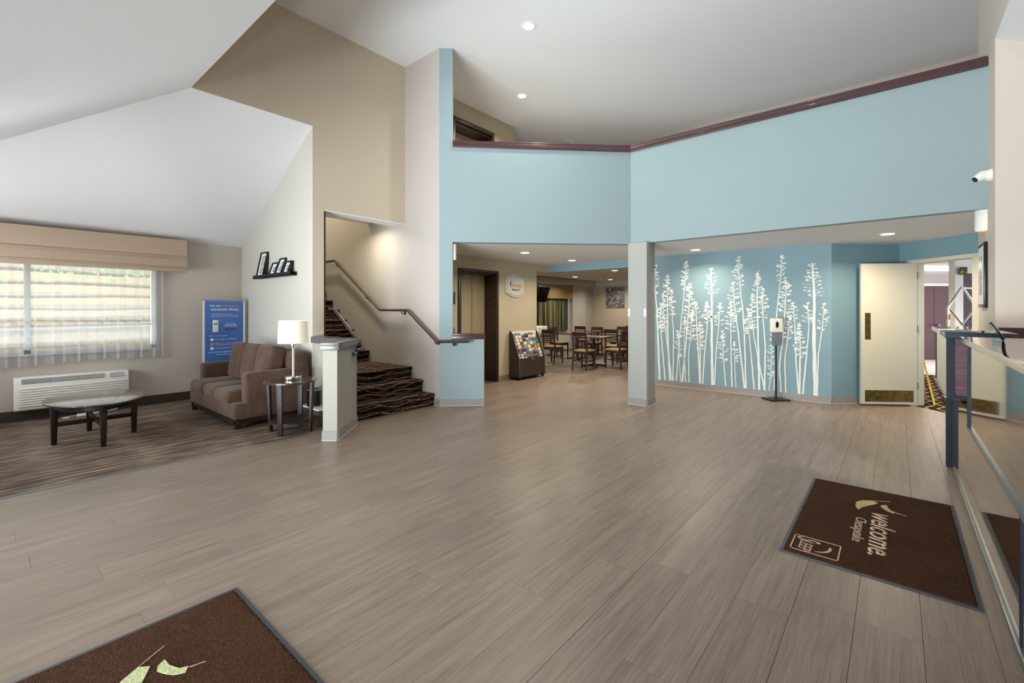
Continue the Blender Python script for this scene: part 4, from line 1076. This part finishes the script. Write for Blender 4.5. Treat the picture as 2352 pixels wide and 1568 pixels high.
# round end table
t = thing('end_table', 'round dark end table with lower shelf beside the loveseat', 'end table', (2.374, 5.447, .006))
MB().lathe([(.275, -.028), (.288, -.022), (.288, -.004), (.284, 0), (.001, 0)], (0, 0, .607), 48).build('tabletop', M_coffee, t)
MB().lathe([(.225, -.022), (.235, -.018), (.235, -.003), (.23, 0), (.001, 0)], (0, 0, .145), 40).build('shelf', M_espresso, t)
for a_ in (0, PI/2, PI, 3*PI/2):
    dx, dy = math.cos(a_+.704167)*.245, math.sin(a_+.704167)*.245
    R = Matrix.Rotation(a_+.704167, 3, 'Z'); mb = MB()
    P = [Vector((s1*.013-.012, s2*.026, 0)) for s1, s2 in ((-1, -1), (1, -1), (1, 1), (-1, 1))] + [Vector((s1*.016+.012, s2*.032, .58)) for s1, s2 in ((-1, -1), (1, -1), (1, 1), (-1, 1))]
    mb.add([R @ p + Vector((dx, dy, 0)) for p in P], [(3, 2, 1, 0), (4, 5, 6, 7)]+[(i, (i+1) % 4, 4+(i+1) % 4, 4+i) for i in range(4)])
    mb.build('leg', M_espresso, t, bev=.003)
t = thing('table_lamp', 'chrome table lamp with white drum shade on the end table', 'lamp', (2.385, 5.40, .613))
MB().lathe([(.088, 0), (.09, .004), (.09, .045), (.086, .05), (.001, .05)], (0, 0, 0), 40).build('base', M_chrome, t)
MB().lathe([(.012, 0), (.012, .33), (.001, .33)], (0, 0, .05), 20).build('pole', M_chrome, t)
MB().lathe([(.034, 0), (.036, .004), (.036, .05), (.001, .052)], (0, 0, .375), 24).build('socket_cap', M_chrome, t)
MB().lathe([(.166, 0), (.155, .262)], (0, 0, .435), 48, cap=False).build('lamp_shade', M_shadeglow, t)
MB().lathe([(.004, 0), (.01, .01), (.004, .02)], (0, 0, .70), 12).build('finial', M_chrome, t)
bl = bpy.data.lights.new('lamp_bulb', 'POINT'); bl.energy = 2; bl.color = WARM; bl.shadow_soft_size = .04
bo = bpy.data.objects.new('lamp_bulb', bl); C.objects.link(bo); bo.parent = t; bo.location = (0, 0, .56)

# low stand, bin and phone charger box by the half wall
t = tag(MB().box(2.68, 2.90, 5.38, 5.84, .006, .20).build('low_stand', M_rackwood, bev=.003), 'low dark box tucked beside the half wall behind the end table', 'box')
t['label'] = 'low dark box with white top tucked behind the end table'
MB().box(2.675, 2.905, 5.375, 5.845, .20, .212).build('top_board', M_white, t)
t = thing('waste_bin', 'small black step bin with chrome rim behind the end table', 'bin', (2.77, 5.68, .213))
MB().lathe([(.075, 0), (.082, .005), (.088, .20), (.001, .20)], (0, 0, 0), 24).build('bin_body', M_black, t)
MB().lathe([(.090, 0), (.091, .008), (.088, .012)], (0, 0, .20), 24, cap=False).build('rim', M_chrome, t)
MB().lathe([(.086, 0), (.07, .016), (.03, .022), (.001, .024)], (0, 0, .208), 24).build('lid', M_black, t)
t = tag(MB().box(2.84, 2.895, 5.42, 5.53, .213, .36).build('black_speaker', M_black, bev=.008), 'small black box standing on the low stand next to the bin', 'speaker')

# banner in the corner
t = thing('banner_stand', 'blue roll-up banner about lowest prices standing in the corner', 'banner', (2.56, 8.28, .006), -.02)
BW, BH = .30, 1.585
MB().box(-BW, BW, -.004, .0, .06, BH).build('banner_sheet', M_white, t)
bs = MB().box(-BW+.028, BW-.028, -.0065, -.004, .08, BH-.012).build('print_field', M_bannerblue, t)
MB().box(-BW, BW, -.05, .05, 0, .06).build('base', M_alu, t, bev=.01)
MB().box(-BW-.003, BW+.003, -.010, .006, BH-.006, BH+.008).build('top_bar', M_alu, t)
MB().tube([(0, .03, .05), (0, .02, BH)], .008, 8).build('pole', M_alu, t)
FM = face_matrix((0, -.0068, 0), (1, 0, 0), (0, 0, 1))
def bt(s_, x0, x1, z, h, mat=M_whitep, bold=.01): text_mesh('lettering', s_, mat, (x0, x1, z, z+h), M=FM, parent=t, thick=.0006, bold=bold)
bt('Get the', -.205, -.055, 1.478, .036); bt('lowest price,', -.04, .215, 1.470, .046, M_coral, .02)
bt('guaranteed. Always.', -.195, .215, 1.408, .050, bold=.02)
bt('Book exclusive member rates', -.18, .095, 1.348, .018); bt('ONLY', .105, .155, 1.35, .016, M_coral); bt('on', .17, .20, 1.35, .012)
bt('ChoiceHotels.com or on our mobile app', -.19, .20, 1.315, .020)
bt('Download the', .02, .165, 1.19, .020, bold=.02); bt('mobile app today.', -.01, .185, 1.158, .024, bold=.02)
bt('Plus, our members enjoy:', -.21, .04, 1.002, .020)
bt('Earn free nights at over 5,000 hotels', -.135, .18, .945, .020)
bt('Unlock', -.135, -.07, .890, .016); bt('member rewards', -.06, .08, .890, .018, M_coral); bt('on member', .09, .20, .890, .016, M_coral)
bt('or redeem stays with Your Extras', -.135, .17, .862, .018); bt('Free amenities, like Wi-Fi', -.135, .08, .805, .020)
bt('Join the Choice Privileges Rewards Program', -.215, .22, .74, .024, bold=.015); bt('at the front desk or online', -.11, .12, .705, .020, bold=.015)
ph = MB().box(-.165, -.085, -.0095, -.0065, 1.075, 1.265).build('phone_picture', M_whitep, t, bev=.002)
MB().box(-.155, -.095, -.0105, -.0095, 1.19, 1.22).build('phone_screen', M_greyprint, ph); MB().box(-.155, -.095, -.0105, -.0095, 1.115, 1.12).build('phone_line', M_greyprint, ph)
for x in (0.0, .09): MB().box(x, x+.075, -.0075, -.0065, 1.105, 1.125).build('store_button', M_darkprint, t)
for z, m_ in ((.955, M_whitep), (.885, M_coral), (.815, M_whitep)):
    MB().lathe([(.024, 0), (.024, .002), (.001, .002)], (0, 0, 0), 18).build('icon', m_, t, loc=(-.175, -.0065, z), rot=(PI/2, 0, 0))

# picture ledge with four leaning frames
t = thing('picture_ledge', 'black picture ledge made of two lengths on the beige return wall', 'shelf', (2.918, 7.15, 1.925))
for y0, y1 in ((-.66, .06), (.063, .66)):
    MB().box(-.105, 0, y0, y1, 0, .014).box(-.105, -.092, y0, y1, 0, .055).box(-.014, 0, y0, y1, 0, .055).build('ledge', M_blackmetal, t, bev=.002)
fr_spec = [(7.56, .23, .40, 'large upright black frame at the left end of the ledge'), (7.12, .19, .21, 'small black frame second from left on the ledge'),
           (6.90, .19, .265, 'black frame third from left on the ledge, taller than its neighbours'), (6.66, .17, .20, 'small black frame at the right end of the ledge')]
for y, wd, h, lab in fr_spec:
    tt = thing('photo_frame', lab, 'picture frame', (2.832, y, 1.947), 0, 'frames leaning on the picture ledge', rot=(0, .20 if h > .3 else .33, .06))
    for b_ in ((-.022, .022, -wd/2, -wd/2+.024, 0, h), (-.022, .022, wd/2-.024, wd/2, 0, h), (-.022, .022, -wd/2, wd/2, 0, .024), (-.022, .022, -wd/2, wd/2, h-.024, h)):
        MB().box(*b_).build('frame_side', M_blackmetal, tt, bev=.002)
    MB().box(-.006, .018, -wd/2+.02, wd/2-.02, .02, h-.02).build('mat_board', M_paper, tt)
    MB().box(-.008, -.006, -wd/2+.055, wd/2-.055, .055, h-.055).build('photo', M_photo, tt)

# ================================================================== DINING ROOM
def make_chair(name, label, loc, rz):
    t = thing(name, label, 'chair', loc, rz, 'dining chairs in the breakfast room')   # faces +x
    MB().soft((.0, 0, .452), (.41, .41, .042), .019, (0, 0, .005)).build('seat', M_seatpad, t)
    MB().box(-.195, .195, -.195, .195, .375, .432).build('seat_frame', M_cherry, t, bev=.004)
    for s_ in (-1, 1):
        MB().tube([(.175, s_*.18, 0), (.175, s_*.18, .43)], [.020, .030], 4).build('leg', M_cherry, t)
        MB().tube([(-.245, s_*.185, 0), (-.19, s_*.185, .43), (-.205, s_*.185, .60), (-.255, s_*.185, .90)], [.021, .030, .027, .022], 4).build('leg', M_cherry, t)
        MB().box(-.19, .17, s_*.18-.008, s_*.18+.008, .20, .225).build('stretcher', M_cherry, t)
    MB().box(-.01, .01, -.18, .18, .18, .20).build('stretcher', M_cherry, t)
    def rail(z0, z1, x):
        mb = MB(); n = 8
        for k in range(n):
            y0, y1 = -.18+.36*k/n, -.18+.36*(k+1)/n; d0, d1 = -.018*(1-(y0/.18)**2), -.018*(1-(y1/.18)**2)
            sk = (z1-z0)*-.16
            mb.add([(x+d0+sk*0, y0, z0), (x+d1, y1, z0), (x+d1+sk, y1, z1), (x+d0+sk, y0, z1), (x+d0+.014, y0, z0), (x+d1+.014, y1, z0), (x+d1+sk+.014, y1, z1), (x+d0+sk+.014, y0, z1)],
                   [(0, 1, 2, 3), (7, 6, 5, 4), (0, 4, 5, 1), (3, 2, 6, 7), (0, 3, 7, 4), (1, 5, 6, 2)])
        return mb
    rail(.80, .905, -.24).build('top_rail', M_cherry, t)
    for z in (.748, .700, .652, .604, .556): rail(z, z+.026, -.232+(.745-z)*.17).build('slat', M_cherry, t)
    return t
chairs = [  # x, y, heading, label
    (9.98, 7.02, .0, 'dining chair half hidden behind the brochure rack, back to the lobby'),
    (11.30, 7.72, -PI/2, 'dining chair at the far table below the drape, back to the window'),
    (9.46, 5.74, .0, 'nearest dining chair, slatted back toward the lobby'),
    (10.22, 5.30, PI/2, 'dining chair on the pillar side of the nearest table'),
    (11.25, 5.86, .0, 'dining chair tucked in between the nearest table and the pillar table'),
    (12.0, 6.98, PI, 'dining chair on the far side of the long table, facing the lobby'),
    (12.75, 7.75, 0, 'far dining chair close to the window wall'),
    (12.75, 6.5, PI, 'far dining chair with back rail showing above the middle table'),
    (13.05, 5.98, PI, 'far dining chair left of the bean picture, side by side with another'),
    (13.9, 7.0, PI/2, 'farthest dining chair below the bean picture'),
    (12.0, 5.92, PI, 'dining chair facing the lobby behind the pillar-side table'),
]
ch0 = None
for x, y, a_, lab in chairs:
    if ch0 is None: ch0 = make_chair('dining_chair', lab, (x, y, 0), a_)
    else: dup(ch0, (x, y, 0), a_, lab)
def make_table(label, loc, sx, sy):
    t = thing('dining_table', label, 'table', loc, 0, 'pedestal tables in the breakfast room')
    MB().box(-sx, sx, -sy, sy, .725, .758).build('tabletop', M_tabletop, t, bev=.004)
    MB().box(-sx-.003, sx+.003, -sy-.003, sy+.003, .728, .752).build('edge_band', M_cherry, t)
    MB().tube([(0, 0, .03), (0, 0, .725)], .038, 12).build('pedestal', M_blackmetal, t)
    for a_ in (PI/4, 3*PI/4):
        dx, dy = math.cos(a_)*.32, math.sin(a_)*.32
        MB().tube([(-dx, -dy, .012), (-dx*.3, -dy*.3, .035), (dx*.3, dy*.3, .035), (dx, dy, .012)], [.018, .026, .026, .018], 6).build('foot', M_blackmetal, t)
    return t
make_table('nearest pedestal table, dark edged, in the breakfast room', (10.12, 5.86, 0), .36, .36)
make_table('long pedestal table in front of the dining-room window', (11.35, 7.12, 0), .55, .36)
make_table('pedestal table partly hidden by the pillar', (11.72, 5.55, 0), .38, .38)
make_table('far pedestal table below the bean picture', (13.8, 6.2, 0), .36, .36)
make_table('far pedestal table in the corner of the breakfast room', (12.68, 7.2, 0), .28, .28)
t = thing('serving_counter', 'low serving counter with dark edge behind the brochure rack', 'counter', (9.75, 7.75, 0))
MB().box(-.9, .75, -.3, .3, .70, .74).build('worktop', M_tabletop, t, bev=.004)
MB().box(-.88, .72, -.26, .28, 0, .70).build('cabinet', M_beige, t)
t = thing('toaster_oven', 'cream countertop warmer box on the serving counter', 'appliance', (10.12, 7.72, .74))
MB().box(-.32, .3, -.2, .22, 0, .235).build('body', M_white, t, bev=.03, seg=3)
MB().tube([(-.05, -.205, .04), (.26, -.205, .04), (.26, -.205, .2), (-.05, -.205, .2), (-.05, -.205, .04)], .008, 6).build('door_seal', M_greyprint, t)
# television on an arm
t = thing('wall_television', 'black television tilted on a wall arm inside the breakfast room', 'television', (9.46, 7.0, 1.835), rot=(0, 0, 0))
Rtv = Euler((.36, 0, -.10), 'XYZ').to_matrix()
MB().box(-.21, .21, -.02, .02, -.215, .215, R=Rtv, o=(0, 0, 0)).build('bezel', new_mat('tv_grey', '3a3c40', .35), t, bev=.004)
MB().box(-.187, .187, -.022, -.019, -.192, .192, R=Rtv, o=(0, 0, 0)).build('screen', M_screen, t)
MB().tube([(0, .02, 0), (-.5, .02, .02), (-1.40, -.50, .02)], .02, 8).build('arm', M_blackmetal, t)
t = thing('bean_picture', 'square black and white picture of beans on the dining-room far wall', 'picture', (14.765, 7.68, 1.87))
MB().box(-.03, 0, -.36, .36, -.36, .36).build('canvas', M_beans, t, bev=.004)

# ================================================================== CEILING LIGHTS
def downlight(x, y, z, label, power, col=NEU, r=.075, spread=2.6, seen=True):
    t = thing('recessed_light', label, 'ceiling light', (x, y, z), 0, 'round recessed ceiling lights')
    MB().lathe([(r+.028, 0), (r+.026, -.006), (r, -.009), (r-.004, -.004)], (0, 0, 0), 32, cap=False).build('trim_ring', M_white, t)
    MB().lathe([(r-.002, -.004), (r*.8, -.0045), (.001, -.005)], (0, 0, 0), 32, cap=True).build('diffuser', M_glow, t)
    l = area('downlight', (0, 0, -.03), (0, 0, -1), r*2, r*2, power, col, spread, True); l.parent = t
    return t
downlight(4.892, 3.853, CE, 'recessed light in the high lobby ceiling, nearest the camera', 16)
downlight(6.408, 5.203, CE, 'recessed light in the high ceiling over the loft', 22, WARM)
downlight(6.257, 5.011, S, 'recessed soffit light in front of the elevator', 16, WARM)
downlight(7.868, 5.066, S, 'recessed soffit light beside the blue header beam', 16, WARM)
downlight(7.831, 2.579, S, 'recessed soffit light shining on the mural', 13, WARM)
downlight(7.839, .084, S, 'recessed soffit light near the open hallway door', 18, WARM)
for (x, y), lab in zip([(9.42, 7.2), (11.9, 7.55), (10.589, 5.521), (13.7, 7.3)],
    ('recessed dining light just beyond the sign wall', 'middle recessed light of the dining ceiling', 'recessed dining light nearest the pillar', 'farthest recessed light of the dining ceiling')):
    downlight(x, y, 2.449, lab, 15, (1, .9, .76))
# unseen downlights added for extra light, except the one in the stairwell ceiling
downlight(3.2, 2.3, CE, 'added fill downlight high above the lobby floor, above the frame', 8)
downlight(3.4, .2, CE, 'added fill downlight above the reception counter, above the frame', 14)
downlight(3.95, 6.62, 2.95, 'recessed light in the stairwell ceiling', 9, (1, .95, .70))
downlight(3.76, 8.6, CE, 'added fill downlight high over the upper stair flight', 45, (1, .95, .70))  # added to brighten the upper stairs
downlight(3.4, -2.0, 2.95, 'added fill downlight over the reception desk', 40, NEU)
downlight(10.2, -1.2, S, 'added fill downlight in the hallway ceiling behind the wall', 40, WARM)
